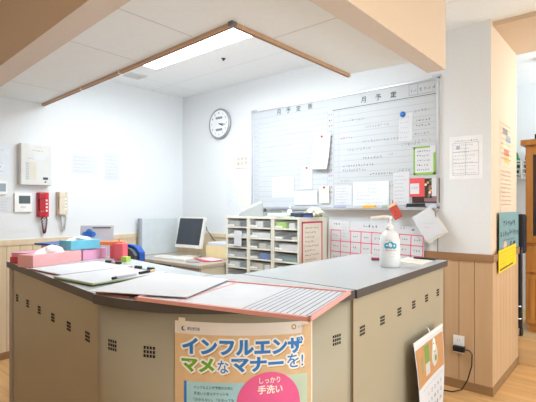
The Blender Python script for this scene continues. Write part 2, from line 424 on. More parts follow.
for i in range(n):   # circle cut into thin bands so that it follows the curve of the panel
    a = -rr + 2 * rr * i / n; c = -rr + 2 * rr * (i + 1) / n
    ha = math.sqrt(max(0, rr * rr - a * a)); hc = math.sqrt(max(0, rr * rr - c * c))
    b.face([b.v((cx_ + a, cy_ - ha, 0.0024)), b.v((cx_ + c, cy_ - hc, 0.0024)), b.v((cx_ + c, cy_ + hc, 0.0024)), b.v((cx_ + a, cy_ + ha, 0.0024))], pcirc)
x, y = P(255, 382.5); b.text('しっかり', x, y, 0.021, pwh, 0.0028, 0.076, 0.012)
x, y = P(253.5, 393.5); b.text('手洗い', x, y, 0.031, pwh, 0.0028, 0.091, 0.025)
for i in range(3): b.scrawl(cx_ - 0.07, cy_ - 0.03 - i * 0.03, 0.14, 0.014, pwh, 0.0028)
tp = mat('clear_tape', (226, 214, 190), 0.3)
for px in (182, 303):
    x = P(px, 0)[0]; b.rect(x - 0.012, -0.012, x + 0.012, 0.012, 0.003, tp)
o = b.build('health_poster', loc=(CX, CY, 0)); tag(o, 'influenza manners poster with blue and green lettering taped to the round counter front', 'poster')

# ------------------------------------------------------------------ calendar hanging on the right wing
t = thing('wall_calendar', 'large picture calendar hanging from the front of the right counter wing', 'calendar', (-0.868, 2.335, 0.578), rot=(R(90), 0, R(91.5)))
def cmap(p):
    return Vector((p.x, p.y, p.z + 0.006 + 0.03 * ((0.215 - p.x) / 0.43) ** 2 * (0.25 + min(1, -p.y * 2)) + 0.012 * math.sin(min(1, max(0, -p.y / 0.5)) * math.pi)))
b = MB(cmap)
for i in range(10):
    for j in range(10):
        x0 = -0.245 + i * 0.047; y0 = -j * 0.054
        b.rect(x0, y0 - 0.054, x0 + 0.047, y0, 0.0, paper)
for f in b.bm.faces: f.smooth = True
b.build('sheet', t)
b = MB(cmap)
cor = mat('calendar_orange', (196, 146, 98), 0.5); cgr = mat('calendar_green', (120, 158, 78), 0.5); cgy = mat('calendar_grey', (206, 202, 196), 0.5); ctl = mat('calendar_olive', (150, 150, 110), 0.5)
for j in range(5): b.rect(-0.235, -0.04 - 0.0375 * (j + 1), 0.215, -0.04 - 0.0375 * j, 0.0012, cor, 8)
for j in range(5): b.rect(-0.105, -0.05 - 0.03 * (j + 1), -0.03, -0.05 - 0.03 * j, 0.0018, cgr if j < 3 else cgy, 2)
for j in range(4): b.rect(-0.17, -0.09 - 0.02 * (j + 1), -0.14, -0.09 - 0.02 * j, 0.0018, ctl)
b.disc(0.06, -0.085, 0.035, 0.002, cgr); b.disc(0.055, -0.13, 0.05, 0.0024, cgy, 0.06); b.disc(0.055, -0.075, 0.025, 0.0026, pwh, 0.035); b.disc(0.05, -0.07, 0.006, 0.003, ink); b.disc(0.07, -0.15, 0.018, 0.003, cgr)
b.build('picture', t)
b = MB(cmap); d = 1
for r_ in range(5):
    for c_ in range(7):
        if r_ == 0 and c_ < 2 or d > 31: continue
        b.text(str(d), -0.18 + c_ * 0.056, -0.31 - r_ * 0.05, 0.021, inkr if c_ == 0 else ink, 0.0014, None, 0.012); d += 1
b.scrawl(-0.18, -0.262, 0.38, 0.012, inkl, 0.0014)
b.build('date_grid', t)
MB(cmap).box(-0.245, 0.225, -0.016, 0.001, -0.002, 0.003, white).build('header_bar', t)
MB().tube([(0, -0.006, 0.012), (0, 0.018, 0.004), (0.0, 0.022, -0.004)], 0.004, white).build('hanging_hook', t)

# ------------------------------------------------------------------ loose flat things
def sheet(name, label, cat, loc, w, h, m=paper, rot=BACK, tilt=0, thick=0.0012, marks=None, group=None, bow=0.0, fold=0.0):
    """a paper sheet: local x across, y up, z out; origin at its centre"""
    def f(p):
        return Vector((p.x, p.y, p.z + bow * (4 * (p.x / w) ** 2) + fold * ((p.y / h) - 0.5) ** 2))
    b = MB(f if (bow or fold) else None)
    if bow or fold:
        n = 8
        for i in range(n):
            for j in range(n):
                x0 = -w / 2 + w * i / n; x1 = x0 + w / n; y0 = -h / 2 + h * j / n; y1 = y0 + h / n
                for z, fl in ((thick, False), (0, True)):
                    q = [(x0, y0, z), (x1, y0, z), (x1, y1, z), (x0, y1, z)]
                    fc = b.face([b.v(k) for k in (q[::-1] if fl else q)], m); fc.smooth = True
    else: b.box(-w / 2, w / 2, -h / 2, h / 2, 0, thick, m)
    if marks: marks(b, w, h, thick + 0.0005)
    o = b.build(name)
    o.matrix_world = Matrix.Translation(loc) @ Euler(rot).to_matrix().to_4x4() @ Matrix.Rotation(R(tilt), 4, 'Z')
    return tag(o, label, cat, group)
def writing(rows, m=inkl, fill=0.9, h=None):
    def f(b, w, hh, z):
        s = hh * 0.88 / rows
        for i in range(rows):
            b.scrawl(-w * 0.42, hh * 0.44 - (i + 0.85) * s, w * 0.84 * random.uniform(fill - 0.25, fill), h or s * 0.55, m, z)
    return f

# pink framed ruled board jutting over the counter edge
t = thing('ruled_board', 'white ruled board with a pink frame jutting over the counter edge', 'board', (-0.715, 1.024, HT + 0.001), 14.7)
pk = mat('salmon_plastic', (226, 164, 156), 0.45); bw = mat('board_white', (218, 221, 226), 0.35)
Wb = 0.655; Hb = 0.44
MB().box(-Wb + 0.004, -0.004, 0.004, Hb - 0.004, 0.001, 0.009, bw).build('board_panel', t)
b = MB()
for x0, x1, y0, y1 in ((-Wb, 0, 0, 0.014), (-Wb, 0, Hb - 0.014, Hb), (-0.012, 0, 0, Hb), (-Wb, -Wb + 0.012, 0, Hb)): b.box(x0, x1, y0, y1, 0, 0.014, pk, 0.002)
b.build('frame', t)
MB().box(-0.493, -0.481, 0.012, Hb - 0.012, 0.008, 0.0105, pk).build('divider_strip', t)
b = MB(); lm = mat('ruling_slate', (112, 118, 146), 0.7)
for i in range(11): b.rect(-0.238 + i * 0.0212, 0.016, -0.2345 + i * 0.0212, Hb - 0.016, 0.0096, lm)
b.build('ruling', t)
# white sheets over it
def table_sheet(name, label, pts, z, h, m=paper, marks=None):
    b = MB(); c = Vector((sum(p[0] for p in pts) / len(pts), sum(p[1] for p in pts) / len(pts), 0))
    b.prism([(p[0] - c.x, p[1] - c.y) for p in pts], 0, h, m)
    if marks: marks(b, h + 0.0004)
    o = b.build(name, loc=(c.x, c.y, z)); return tag(o, label, 'paper')
table_sheet('paper_sheet', 'large blank white sheet spread over the left end of the pink framed board', [(-1.562, 0.795), (-1.19, 0.962), (-1.347, 1.318), (-1.738, 1.243)], HT + 0.0165, 0.002)
table_sheet('folder', 'thin brown folder peeking out beneath the big blank sheet at the counter seam', [(-1.575, 0.835), (-1.40, 0.866), (-1.48, 1.16), (-1.68, 1.10)], HT + 0.0003, 0.006, mat('folder_brown', (176, 104, 88), 0.5))
def clipboard(label, loc, rz, w, h, m, plabel):
    t = thing('clipboard', label, 'clipboard', loc, rz)
    MB().box(-w / 2, w / 2, 0, h, 0, 0.005, m, 0.0015).build('board', t)
    c = thing('clip', '', '', (0, h - 0.012, 0.0088)); del c['label'], c['category']; c.parent = t
    MB().box(-0.045, 0.045, -0.014, 0.012, 0, 0.003, chrome, 0.001).build('clip_plate', c)
    for s in (-1, 1): MB().box(s * 0.05 - 0.022, s * 0.05 + 0.022, -0.008, 0.008, 0, 0.014, black, 0.003).build('clip_jaw', c)
    b = MB(); b.box(-w / 2 + 0.004, w / 2 - 0.004, 0.004, h - 0.01, 0, 0.0028, paper)
    b.scrawl(-w * 0.35, h * 0.75, w * 0.6, 0.009, inkll, 0.0032)
    o = b.build('paper_stack'); o.location = Vector(loc) + Vector((0, 0, 0.0055)); o.rotation_euler = (0, 0, R(rz)); tag(o, plabel, 'paper')
clipboard('red brown clipboard under white papers beside the pink tissue box', (-2.255, 0.925, HT + 0.001), 2, 0.34, 0.395, mat('red_brown_board', (160, 84, 70), 0.5), 'white papers clipped on the red brown clipboard')
clipboard('pale green clipboard with white papers, black and white pens along its right edge', (-1.875, 0.885, HT + 0.006), 4, 0.32, 0.395, mat('sage_board', (156, 178, 120), 0.5), 'white papers clipped on the pale green clipboard')
o = MB().box(-0.15, 0.15, 0.01, 0.39, 0, 0.0045, mat('dark_green_board', (84, 104, 62), 0.5), 0.001).build('folder', loc=(-1.885, 0.88, HT + 0.0008), rot=(0, 0, R(4))); tag(o, 'dark green folder lying under the pale green clipboard', 'folder')
def pen(label, p, q, z, body, capm):
    p = Vector((*p, 0)); q = Vector((*q, 0)); d = q - p; L = d.length; a = math.atan2(d.y, d.x)
    t = thing('marker_pen', label, 'pen', (p.x, p.y, z + 0.006), math.degrees(a))
    MB().tube([(0.02, 0, 0), (L - 0.012, 0, 0), (L, 0, 0)], [0.0055, 0.0055, 0.003], body, 10).build('barrel', t)
    k = 0.024 if body is MATS['pen_silver'] else 0.07
    MB().tube([(0, 0, 0), (0.003, 0, 0), (k, 0, 0)], [0.004, 0.0062, 0.0062], capm, 10).build('cap', t)
pen('white and silver marker pen nearest the front on the green clipboard', (-1.728, 0.99), (-1.768, 1.138), HT + 0.0155, mat('pen_silver', (196, 194, 202), 0.3), black)
pen('black marker pen farther back on the green clipboard', (-1.774, 1.153), (-1.80, 1.262), HT + 0.0155, mat('pen_tan', (206, 176, 136), 0.4), black)

# ------------------------------------------------------------------ tissue boxes, files and small boxes on the left wing
def tissue_box(label, loc, rz, w, l, h, m, m2, puff, top):
    t = thing('tissue_box', label, 'tissue box', loc, rz)
    MB().box(-w, 0, 0, l, 0, h, m, 0.002).build('box', t)
    MB().box(-w * 0.72, -w * 0.28, l * 0.15, l * 0.85, h, h + 0.0008, m2).build('opening', t)
    if puff:
        b = MB(); n = 18; k = 5; rings = []
        for i in range(k + 1):
            f = i / k; ring = []
            for j in range(n):
                a = 2 * math.pi * j / n; s = (1 - f) ** 0.8
                rx = w * (0.30 + 0.16 * math.sin(3 * a + i)) * s + 0.004; ry = min(l, 0.25) * (0.36 + 0.10 * math.sin(4 * a + 1.3 * i)) * s + 0.006
                ring.append(b.v((-w * 0.5 + rx * math.cos(a) + 0.02 * f, l * 0.46 + ry * math.sin(a), h + puff * (f ** 0.8) + 0.012 * math.sin(5 * a + i) * f * (1 - f))))
            rings.append(ring)
        for i in range(k):
            for j in range(n): b.face([rings[i][j], rings[i][(j + 1) % n], rings[i + 1][(j + 1) % n], rings[i + 1][j]], top)
        b.face(rings[-1], top)
        b.build('tissue', t)
tis = mat('tissue_white', (244, 244, 244), 0.9)
pkb = mat('pale_pink_card', (236, 176, 178), 0.55); lil = mat('lilac_card', (232, 168, 202), 0.55); cyb = mat('sky_blue_card', (108, 190, 214), 0.5)
tissue_box('pale pink tissue box with a white tissue puff at the counter front edge', (-2.49, 0.965, HT), 18, 0.118, 0.335, 0.066, pkb, pwh, 0.046, tis)
tissue_box('lilac pink tissue box under the blue tissue box', (-2.598, 1.297, HT), 18, 0.118, 0.20, 0.062, lil, pwh, 0, tis)
tissue_box('sky blue tissue box lying on top of the lilac and pink ones', (-2.598, 1.222, HT + 0.0678), 6, 0.13, 0.2, 0.056, cyb, pwh, 0.026, tis)
o = MB().box(-0.10, 0.07, 0, 0.2, 0, 0.035, mat('crimson_card', (214, 70, 92), 0.5), 0.002)
o.box(-0.101, -0.04, 0.003, 0.197, 0.003, 0.032, paper)
o = o.build('ring_binder', loc=(-2.725, 0.995, HT), rot=(0, 0, R(18))); tag(o, 'crimson file lying flat at the left end of the counter', 'binder')
o = MB().box(-0.095, 0.065, 0, 0.19, 0, 0.026, mat('rose_card', (240, 160, 186), 0.55), 0.002).build('notebook', loc=(-2.727, 1.0, HT + 0.0355), rot=(0, 0, R(18))); tag(o, 'rose pink notebook on top of the crimson file', 'notebook')
o = MB().box(-0.13, 0.0, 0, 0.2, 0, 0.085, mat('apricot_card', (238, 190, 160), 0.6), 0.002).build('document_case', loc=(-2.775, 1.2, HT), rot=(0, 0, R(12))); tag(o, 'apricot document case under the thin blue file', 'case')
b = MB(); b.box(-0.19, 0.02, 0, 0.22, 0, 0.012, mat('blue_file_card', (62, 104, 172), 0.5), 0.001); b.box(-0.188, 0.022, 0.002, 0.218, 0.003, 0.009, paper)
b = b.build('folder', loc=(-2.775, 1.195, HT + 0.0855), rot=(0, 0, R(12))); tag(b, 'thin blue file lying behind the rose notebook', 'folder')
t = thing('leaflet_stand', 'grey white leaflet stand with a blue cloud sticker', 'stand', (-2.775, 1.475, HT), 45)
b = MB(); b.box(-0.11, 0.11, -0.004, 0.004, 0, 0.205, mat('stand_grey', (206, 206, 212), 0.4), 0.001, M=Matrix.Rotation(R(-8), 4, 'X')); b.build('panel', t)
b = MB(); b.box(-0.1, 0.1, 0, 0.02, 0, 0.005, mat('stand_grey', (206, 206, 212)), 0.001); b.build('foot', t)
MB().box(-0.03, 0.09, 0.018, 0.024, 0.185, 0.192, dark, 0.001).build('clip_strip', t)
b = MB()
for (x, z, r) in ((-0.02, 0.0, .014), (0.0, 0.012, .016), (0.02, 0.0, .014), (0.0, -0.006, .016)): b.lathe([(r, 0), (r, 0.004)], mat('sticker_blue', (64, 128, 214), 0.5), 16, M=Matrix.Translation((x * 1.3 - 0.05, z * 1.3, 0)) @ Matrix.Scale(1.3, 4))
o = b.build('cloud_sticker', t, (0, 0.0135, 0.145), (R(82), 0, 0)); o['label'] = 'blue cloud sticker'
o = MB().box(-0.03, 0.03, -0.028, 0.028, 0, 0.105, mat('coral_card', (238, 104, 118), 0.5), 0.006).build('card_box', loc=(-2.445, 1.462, HT), rot=(0, 0, R(25))); tag(o, 'upright coral pink box at the back edge of the left wing', 'box')
o = MB().box(-0.04, 0.03, -0.02, 0.02, 0, 0.085, mat('red_pink_card', (236, 92, 104), 0.5), 0.003).build('card_box', loc=(-2.555, 1.50, HT), rot=(0, 0, R(40))); tag(o, 'short red box between the lilac tissue box and the coral box', 'box')
o = MB().box(-0.10, 0.05, -0.03, 0.03, 0, 0.022, mat('orange_card', (244, 132, 66), 0.5), 0.002)
o.box(0.02, 0.028, -0.02, -0.012, 0.022, 0.04, mat('orange_card', (244, 132, 66)), 0.002)
o = o.build('file_box', loc=(-2.565, 1.50, HT + 0.0855), rot=(0, 0, R(40))); tag(o, 'flat orange box on top of the short red box', 'box')
o = MB().box(-0.02, 0.02, -0.02, 0.02, 0, 0.03, mat('lime_card', (176, 206, 96), 0.6), 0.001).build('sticky_note_block', loc=(-2.355, 1.44, HT), rot=(0, 0, R(20))); tag(o, 'lime green sticky note block beside the coral box', 'notepad')

# ------------------------------------------------------------------ right wing: dispenser and papers
t = thing('soap_dispenser', 'translucent white pump bottle of hand sanitizer on the right counter wing', 'bottle', (-1.047, 2.255, HT), 40)
btl = mat('bottle_white', (232, 234, 234), 0.3, alpha=0.9)
MB().lathe([(0.048, 0), (0.054, 0.006), (0.055, 0.05), (0.055, 0.14), (0.05, 0.165), (0.040, 0.188), (0.021, 0.200), (0.017, 0.205)], btl, 28).build('body', t)
MB().lathe([(0.02, 0.203), (0.02, 0.225), (0.012, 0.232), (0.008, 0.236), (0.008, 0.262), (0.014, 0.265), (0.014, 0.275)], white, 18).build('pump_collar', t)
MB().tube([(0.012, 0, 0.272), (-0.03, 0, 0.276), (-0.1, 0, 0.270), (-0.106, 0, 0.258)], [0.008, 0.008, 0.0055, 0.004], mat('spout_cream', (236, 222, 206), 0.4), 10).build('spout', t)
def bmap(p):
    a = p.x / 0.0556; return Vector(((0.0556 + p.z) * math.sin(a), -(0.0556 + p.z) * math.cos(a), p.y))
b = MB(bmap); tq = mat('label_teal', (46, 160, 190), 0.5)
for x, y, rx, ry in ((-0.03, 0.12, 0.014, 0.016), (-0.01, 0.124, 0.018, 0.02), (0.01, 0.119, 0.014, 0.016)): b.disc(x, y, rx, 0.0006, tq, ry, 16)
b.scrawl(-0.035, 0.113, 0.05, 0.015, pwh, 0.001, 0.003); b.scrawl(-0.036, 0.09, 0.05, 0.010, inkr, 0.0008, 0.0018); b.scrawl(-0.036, 0.146, 0.03, 0.009, ink, 0.0008); b.scrawl(-0.018, 0.075, 0.03, 0.005, inkl, 0.0008); b.scrawl(-0.02, 0.06, 0.034, 0.005, inkb, 0.0008)
b.build('label', t)
def cmarks(b, z): b.scrawl(-0.06, 0.0, 0.11, 0.01, ink, z); b.scrawl(-0.06, -0.03, 0.1, 0.01, inkl, z)
table_sheet('leaflet', 'printed leaflets lying at the back end of the right counter wing', [(-1.12, 2.49), (-0.945, 2.44), (-0.96, 2.69), (-1.14, 2.72)], HT + 0.0003, 0.004, paperw, cmarks)
t = thing('marker_pen', 'black pen lying on the leaflets beside the pump bottle', 'pen', (-1.08, 2.67, HT + 0.011), 0)
MB().tube([(0, 0, 0), (0.1, 0.005, 0)], 0.006, black).build('barrel', t); MB().tube([(0.1, 0.005, 0), (0.135, 0.007, 0)], 0.007, dark).build('cap', t)
o = MB().box(-0.03, 0.03, -0.02, 0.02, 0, 0.016, mat('plum_plastic', (136, 52, 84), 0.4), 0.006).build('stapler', loc=(-1.24, 2.48, HT), rot=(0, 0, R(30))); tag(o, 'small plum coloured stapler left of the pump bottle', 'stapler')

# ------------------------------------------------------------------ whiteboard
t = thing('whiteboard', 'long white planning board covered in ruled lines and writing', 'whiteboard', (-1.984, YB, 1.7), rot=BACK)
wb = mat('whiteboard_enamel', (202, 206, 209), 0.4, var=0.006, spec=0.2)
MB().box(-0.895, 0.895, -0.45, 0.465, 0.002, 0.016, wb).build('board', t)
b = MB()
for x0, x1, y0, y1 in ((-0.9, 0.9, 0.46, 0.472), (-0.9, 0.9, -0.46, -0.446), (-0.9, -0.888, -0.46, 0.472), (0.886, 0.9, -0.46, 0.472)): b.box(x0, x1, y0, y1, 0.001, 0.024, alu, 0.002)
b.build('frame', t)
b = MB(); b.box(-0.9, 0.9, -0.475, -0.463, 0.001, 0.07, alu, 0.003); b.box(-0.9, 0.9, -0.475, -0.455, 0.066, 0.071, alu, 0.001); b.build('tray', t)
for x in (-0.88, 0.88): MB().box(x - 0.03, x + 0.03, 0.474, 0.492, 0.001, 0.012, alu, 0.001).build('bracket', t)
b = MB(); z = 0.0168
gl = mat('board_ruling', (176, 184, 194), 0.5)
for i in range(17):
    y = 0.345 - i * 0.0465
    b.rect(-0.87, y, -0.03, y + 0.003, z, gl); b.rect(0.03, y, 0.875, y + 0.003, z, gl)
for x in (-0.87, -0.81, -0.03, 0.03, 0.08): b.rect(x, -0.44, x + 0.003, 0.36, z, gl)
b.rect(-0.88, 0.395, -0.02, 0.398, z, gl); b.rect(0.02, 0.355, 0.88, 0.359, z, ink)
b.build('ruling', t)
b = MB(); z = 0.0172; ttl = mat('board_title_ink', (98, 104, 112), 0.6)
for s, x in zip('月予定表', (-0.585, -0.475, -0.36, -0.235)): b.text(s, x, 0.402, 0.05, ttl, z, None, 0.015)
for s, x in zip('月予定', (0.285, 0.41, 0.535)): b.text(s, x, 0.378, 0.048, ttl if s != '定' else ink, z, None, 0.02)
for x0, y0, x1, y1 in ((0.68, 0.37, 0.87, 0.373), (0.68, 0.45, 0.87, 0.453), (0.68, 0.37, 0.683, 0.453), (0.745, 0.37, 0.748, 0.453)): b.rect(x0, y0, x1, y1, z, inkl)
b.scrawl(0.755, 0.39, 0.11, 0.035, inkl, z); b.scrawl(0.69, 0.39, 0.05, 0.03, inkl, z)
for i in range(16):
    y = 0.31 - i * 0.0465
    b.scrawl(-0.855, y, 0.035, 0.022, inkl, z); b.scrawl(-0.02, y, 0.045, 0.026, inkr if i % 3 else inkl, z, 0.003)
for (x, y, w, m) in ((0.12, 0.24, 0.2, inkl), (0.32, 0.17, 0.2, inkl), (0.3, 0.055, 0.3, inkl), (0.1, 0.1, 0.12, inkr), (0.16, 0.0, 0.2, inkl), (0.3, -0.075, 0.18, ink), (0.12, -0.13, 0.28, ink), (0.12, -0.165, 0.22, ink), (0.36, -0.205, 0.24, ink), (0.1, -0.25, 0.1, inkl), (0.18, -0.29, 0.16, inkl), (0.52, -0.06, 0.05, inkl), (0.62, 0.0, 0.14, inkl), (0.72, 0.24, 0.13, inkl), (0.73, 0.17, 0.12, ink), (0.73, 0.13, 0.12, ink), (0.72, 0.07, 0.13, inkl), (0.72, 0.02, 0.13, inkl), (-0.78, 0.32, 0.12, inkll), (-0.7, 0.1, 0.3, inkll), (-0.75, -0.03, 0.2, inkll), (-0.5, 0.2, 0.3, inkll), (0.6, -0.19, 0.1, inkl), (0.5, -0.3, 0.12, inkr)):
    b.scrawl(x, y, w, 0.026, mat('board_pen', (112, 118, 130), 0.7) if m is ink else m, z, 0.0026)
b.build('board_writing', t)
ZB = YB - 0.0185
def onboard(name, label, cat, x, zz, w, h, **k): return sheet(name, label, cat, (x, ZB - k.pop('lift', 0), zz), w, h, **k)
onboard('paper_note', 'tilted white sheet pinned at the middle of the whiteboard', 'paper', -2.065, 1.72, 0.17, 0.30, tilt=-4, bow=0.012, fold=0.03, lift=0.004)
onboard('paper_note', 'small white sheet with a red pin left of the tilted sheet', 'paper', -2.228, 1.505, 0.125, 0.205, marks=writing(5, inkll), lift=0.001)
onboard('paper_note', 'pale printed sheet at the lower left of the whiteboard', 'paper', -2.495, 1.43, 0.26, 0.19, marks=writing(7, inkll))
onboard('paper_note', 'wide white sheet standing on the tray below the pinned sheets', 'paper', -2.235, 1.33, 0.25, 0.125, lift=0.006)
onboard('paper_note', 'cream sheet with a red pin right of the wide white sheet', 'paper', -2.04, 1.352, 0.1, 0.145, m=paperw, lift=0.008, tilt=2)
onboard('paper_note', 'large pale printed sheet at the bottom centre of the right half of the whiteboard', 'paper', -1.613, 1.354, 0.31, 0.19, marks=writing(6, inkll), m=mat('pale_grey_paper', (226, 232, 232), 0.8), lift=0.002)
onboard('paper_note', 'white printed sheet left of the large pale sheet', 'paper', -1.86, 1.345, 0.16, 0.16, marks=writing(6, inkl))
onboard('paper_note', 'white sheet held by a round blue magnet', 'paper', -1.328, 1.843, 0.106, 0.21, marks=writing(5, inkll), tilt=-1)
onboard('paper_note', 'long white sheet beside the red card at the bottom of the whiteboard', 'paper', -1.36, 1.385, 0.125, 0.25, marks=writing(8, inkl), lift=0.003)
def gm(b, w, h, z):
    g = mat('lime_border', (142, 196, 70), 0.6)
    for x0, y0, x1, y1 in ((-w / 2, -h / 2, w / 2, -h / 2 + 0.016), (-w / 2, h / 2 - 0.012, w / 2 - 0.04, h / 2), (-w / 2, -h / 2, -w / 2 + 0.012, h / 2), (w / 2 - 0.016, -h / 2, w / 2, h / 2 - 0.05)): b.rect(x0, y0, x1, y1, z, g)
    for i in range(5): b.scrawl(-0.055, 0.06 - i * 0.034, 0.095, 0.018, ink, z)
onboard('framed_note', 'handwritten note with a lime green border on the whiteboard', 'note', -1.187, 1.585, 0.16, 0.205, marks=gm, lift=0.001)
def rm(b, w, h, z): b.rect(-w * 0.46, -h * 0.35, w * 0.15, h * 0.22, z, paper); b.scrawl(-w * 0.4, -0.01, w * 0.5, 0.02, inkr, z + 0.0004)
onboard('note_card', 'red card with a white square below the lime bordered note', 'card', -1.239, 1.391, 0.112, 0.135, m=mat('card_red', (226, 84, 84), 0.6), marks=rm, lift=0.007)
def pm(b, w, h, z):
    random.seed(5)
    for i in range(9): b.disc(random.uniform(-w, w) * 0.35, -h * 0.42 + i * h * 0.1, 0.009, z + i * 0.0001, (mat('leaf_green', (86, 132, 70), 0.6), inkr, paperw, mat('petal_orange', (226, 150, 80), 0.6))[i % 4])
onboard('flower_postcard', 'narrow card with a column of flowers beside the red card', 'card', -1.158, 1.384, 0.055, 0.14, m=mat('postcard_dark', (54, 48, 40), 0.6), marks=pm, lift=0.005)
def dm(b, w, h, z): b.rect(-0.01, -h * 0.45, w * 0.4, -h * 0.1, z, mat('photo_mauve', (150, 116, 122), 0.5)); b.disc(w * 0.2, h * 0.2, 0.018, z, mat('photo_brown', (116, 80, 66), 0.5))
onboard('photo_print', 'dark photograph at the lower right corner of the whiteboard', 'photo', -1.178, 1.366, 0.2, 0.175, m=mat('photo_dark', (70, 48, 46), 0.4), marks=dm, lift=0.0008)
onboard('note_card', 'white folded card right of the flower card', 'card', -1.115, 1.39, 0.034, 0.13, lift=0.007)
def magnet(label, x, zz, m, r=0.016, lift=0.002):
    o = MB().lathe([(r, 0), (r, 0.006), (r * 0.75, 0.011), (0.0, 0.012)], m, 18).build('magnet', loc=(x, ZB - lift, zz), rot=BACK); tag(o, label, 'magnet')
magnet('round blue magnet on the right half of the whiteboard', -1.348, 1.94, mat('magnet_blue', (34, 112, 200), 0.4), 0.021)
rd = mat('pin_red', (208, 92, 96), 0.5)
magnet('red pin on the tilted white sheet', -2.065, 1.85, rd, 0.009, 0.007)
magnet('red pin on the small sheet left of the tilted one', -2.225, 1.592, rd, 0.008, 0.003)
magnet('red pin on the cream sheet above the tray', -2.04, 1.415, rd, 0.008, 0.010)
# on and under the tray
ZTR = 1.2375
t = thing('eraser', 'black board eraser on the tray near the right end', 'eraser', (-1.24, YB - 0.047, ZTR + 0.0005), 0)
MB().box(-0.07, 0.07, -0.014, 0.014, 0, 0.02, dark, 0.003).build('felt', t); MB().box(-0.066, 0.066, -0.016, 0.016, 0.02, 0.036, black, 0.006).build('grip', t)
o = MB().box(-0.05, 0.05, -0.012, 0.012, 0, 0.026, mat('amber_plastic', (240, 176, 60), 0.4), 0.006).build('clip_holder', loc=(-1.60, YB - 0.06, ZTR), rot=(0, 0, R(5))); tag(o, 'amber yellow clip on the whiteboard tray', 'clip')
t = thing('pen_pouch', 'red patterned pouch hanging from the whiteboard tray', 'pouch', (-1.405, YB - 0.075, 1.262), 0)
t.rotation_euler = (0, R(-28), 0)
MB().box(-0.032, 0.032, -0.012, 0.0, -0.11, 0, mat('pouch_red', (196, 74, 58), 0.6, var=0.25, scale=60), 0.006).build('body', t)
MB().box(-0.036, 0.036, -0.015, 0.0, -0.012, 0.008, mat('pouch_cream', (230, 196, 160), 0.6), 0.003).build('flap', t)
MB().tube([(0.01, -0.006, 0.008), (0.02, -0.004, 0.03)], 0.005, inkr).build('pen_tip', t)
o = MB().tube([(0, 0, 0), (0.09, 0, 0.0)], 0.007, mat('marker_green', (60, 110, 70), 0.4)).build('marker_pen', loc=(-1.50, YB - 0.05, ZTR + 0.0075)); tag(o, 'dark green marker lying on the tray left of the red pouch', 'pen')
o = MB().tube([(0, 0, 0), (0.11, 0, 0.0)], 0.007, inkb).build('marker_pen', loc=(-1.93, YB - 0.05, ZTR + 0.0075)); tag(o, 'blue marker lying on the tray above the pink planning sheets', 'pen')
t = thing('hanging_papers', 'bundle of white papers hanging askew by a cord from the tray end', 'paper', (-1.138, YB - 0.075, 1.128), rot=BACK)
b = MB(); b.box(-0.08, 0.08, -0.1, 0.1, 0.0, 0.003, paperw, M=Matrix.Translation((0.015, -0.01, 0)) @ Matrix.Rotation(R(34), 4, 'Z')); b.build('back_sheet', t)
b = MB(); b.box(-0.075, 0.075, -0.1, 0.1, 0.004, 0.006, paper, M=Matrix.Rotation(R(32), 4, 'Z')); b.scrawl(-0.04, 0.0, 0.09, 0.012, inkll, 0.0066); b.scrawl(-0.03, -0.03, 0.05, 0.012, inkr, 0.0066, 0.0006); b.build('front_sheet', t)
MB().tube([(0.03, 0.11, 0.004), (0.055, 0.09, 0.02), (0.052, 0.0, -0.02), (0.045, -0.1, -0.06), (0.045, -0.26, -0.06)], 0.0025, dark).build('cord', t)
# pink ruled planning sheets below the tray
def grid(cols, rows, seed):
    def f(b, w, h, z):
        random.seed(seed)
        b.scrawl(-w * 0.42, h * 0.4, w * 0.18, 0.025, ink, z); b.scrawl(w * 0.02, h * 0.38, w * 0.2, 0.03, ink, z)
        x0, x1, y0, y1 = -w * 0.46, w * 0.44, -h * 0.48, h * 0.28
        for i in range(cols + 1):
            x = x0 + (x1 - x0) * i / cols; b.rect(x, y0, x + 0.007, y1, z, pinkp)
        for i in range(rows + 1):
            y = y0 + (y1 - y0) * i / rows; b.rect(x0, y, x1 + 0.007, y + 0.007, z, pinkp)
        for i in range(cols):
            for j in range(rows): b.scrawl(x0 + (x1 - x0) * i / cols + 0.025, y0 + (y1 - y0) * (j + 0.45) / rows, 0.045, 0.02, ink, z)
    return f
sheet('planning_sheet', 'wide white sheet with a pink ruled grid below the whiteboard tray', 'sheet', (-1.69, YB - 0.028, 0.95), 0.62, 0.35, tilt=-1.5, marks=grid(6, 3, 3))
sheet('planning_sheet', 'narrow white sheet with pink ruling behind the pump bottle', 'sheet', (-1.285, YB - 0.030, 0.955), 0.20, 0.30, tilt=-2, marks=grid(2, 3, 4))
sheet('paper_note', 'small white slip taped over the pink ruled sheet', 'paper', (-1.835, YB - 0.032, 1.06), 0.075, 0.14, tilt=-3, marks=writing(5, inkl))

# ------------------------------------------------------------------ back wall: clock, switches, notices
t = thing('wall_clock', 'round silver rimmed wall clock with white face', 'clock', (-3.335, YB, 2.115), rot=BACK)
MB().lathe([(0.15, 0.0), (0.158, 0.012), (0.158, 0.03), (0.145, 0.036), (0.138, 0.03)], mat('clock_rim', (166, 169, 173), 0.35, 0.5), 40).build('rim', t)
b = MB(); b.lathe([(0.139, 0.028), (0.139, 0.0305)], mat('clock_face', (240, 242, 242), 0.4), 40); b.build('face', t)
b = MB()
for i in range(12):
    a = R(90 - 30 * i); s = str(12 if i == 0 else i); b.text(s, 0.112 * math.cos(a) - 0.009 * len(s) * 0.7, 0.112 * math.sin(a) - 0.009, 0.018, ink, 0.0312, None, 0.02)
b.rect(-0.05, 0.048, 0.05, 0.072, 0.0312, inkl); b.rect(-0.05, -0.075, 0.05, -0.05, 0.0312, inkl); b.scrawl(-0.045, 0.05, 0.09, 0.02, ink, 0.0316); b.scrawl(-0.045, -0.073, 0.09, 0.02, ink, 0.0316)
b.build('dial_marks', t)
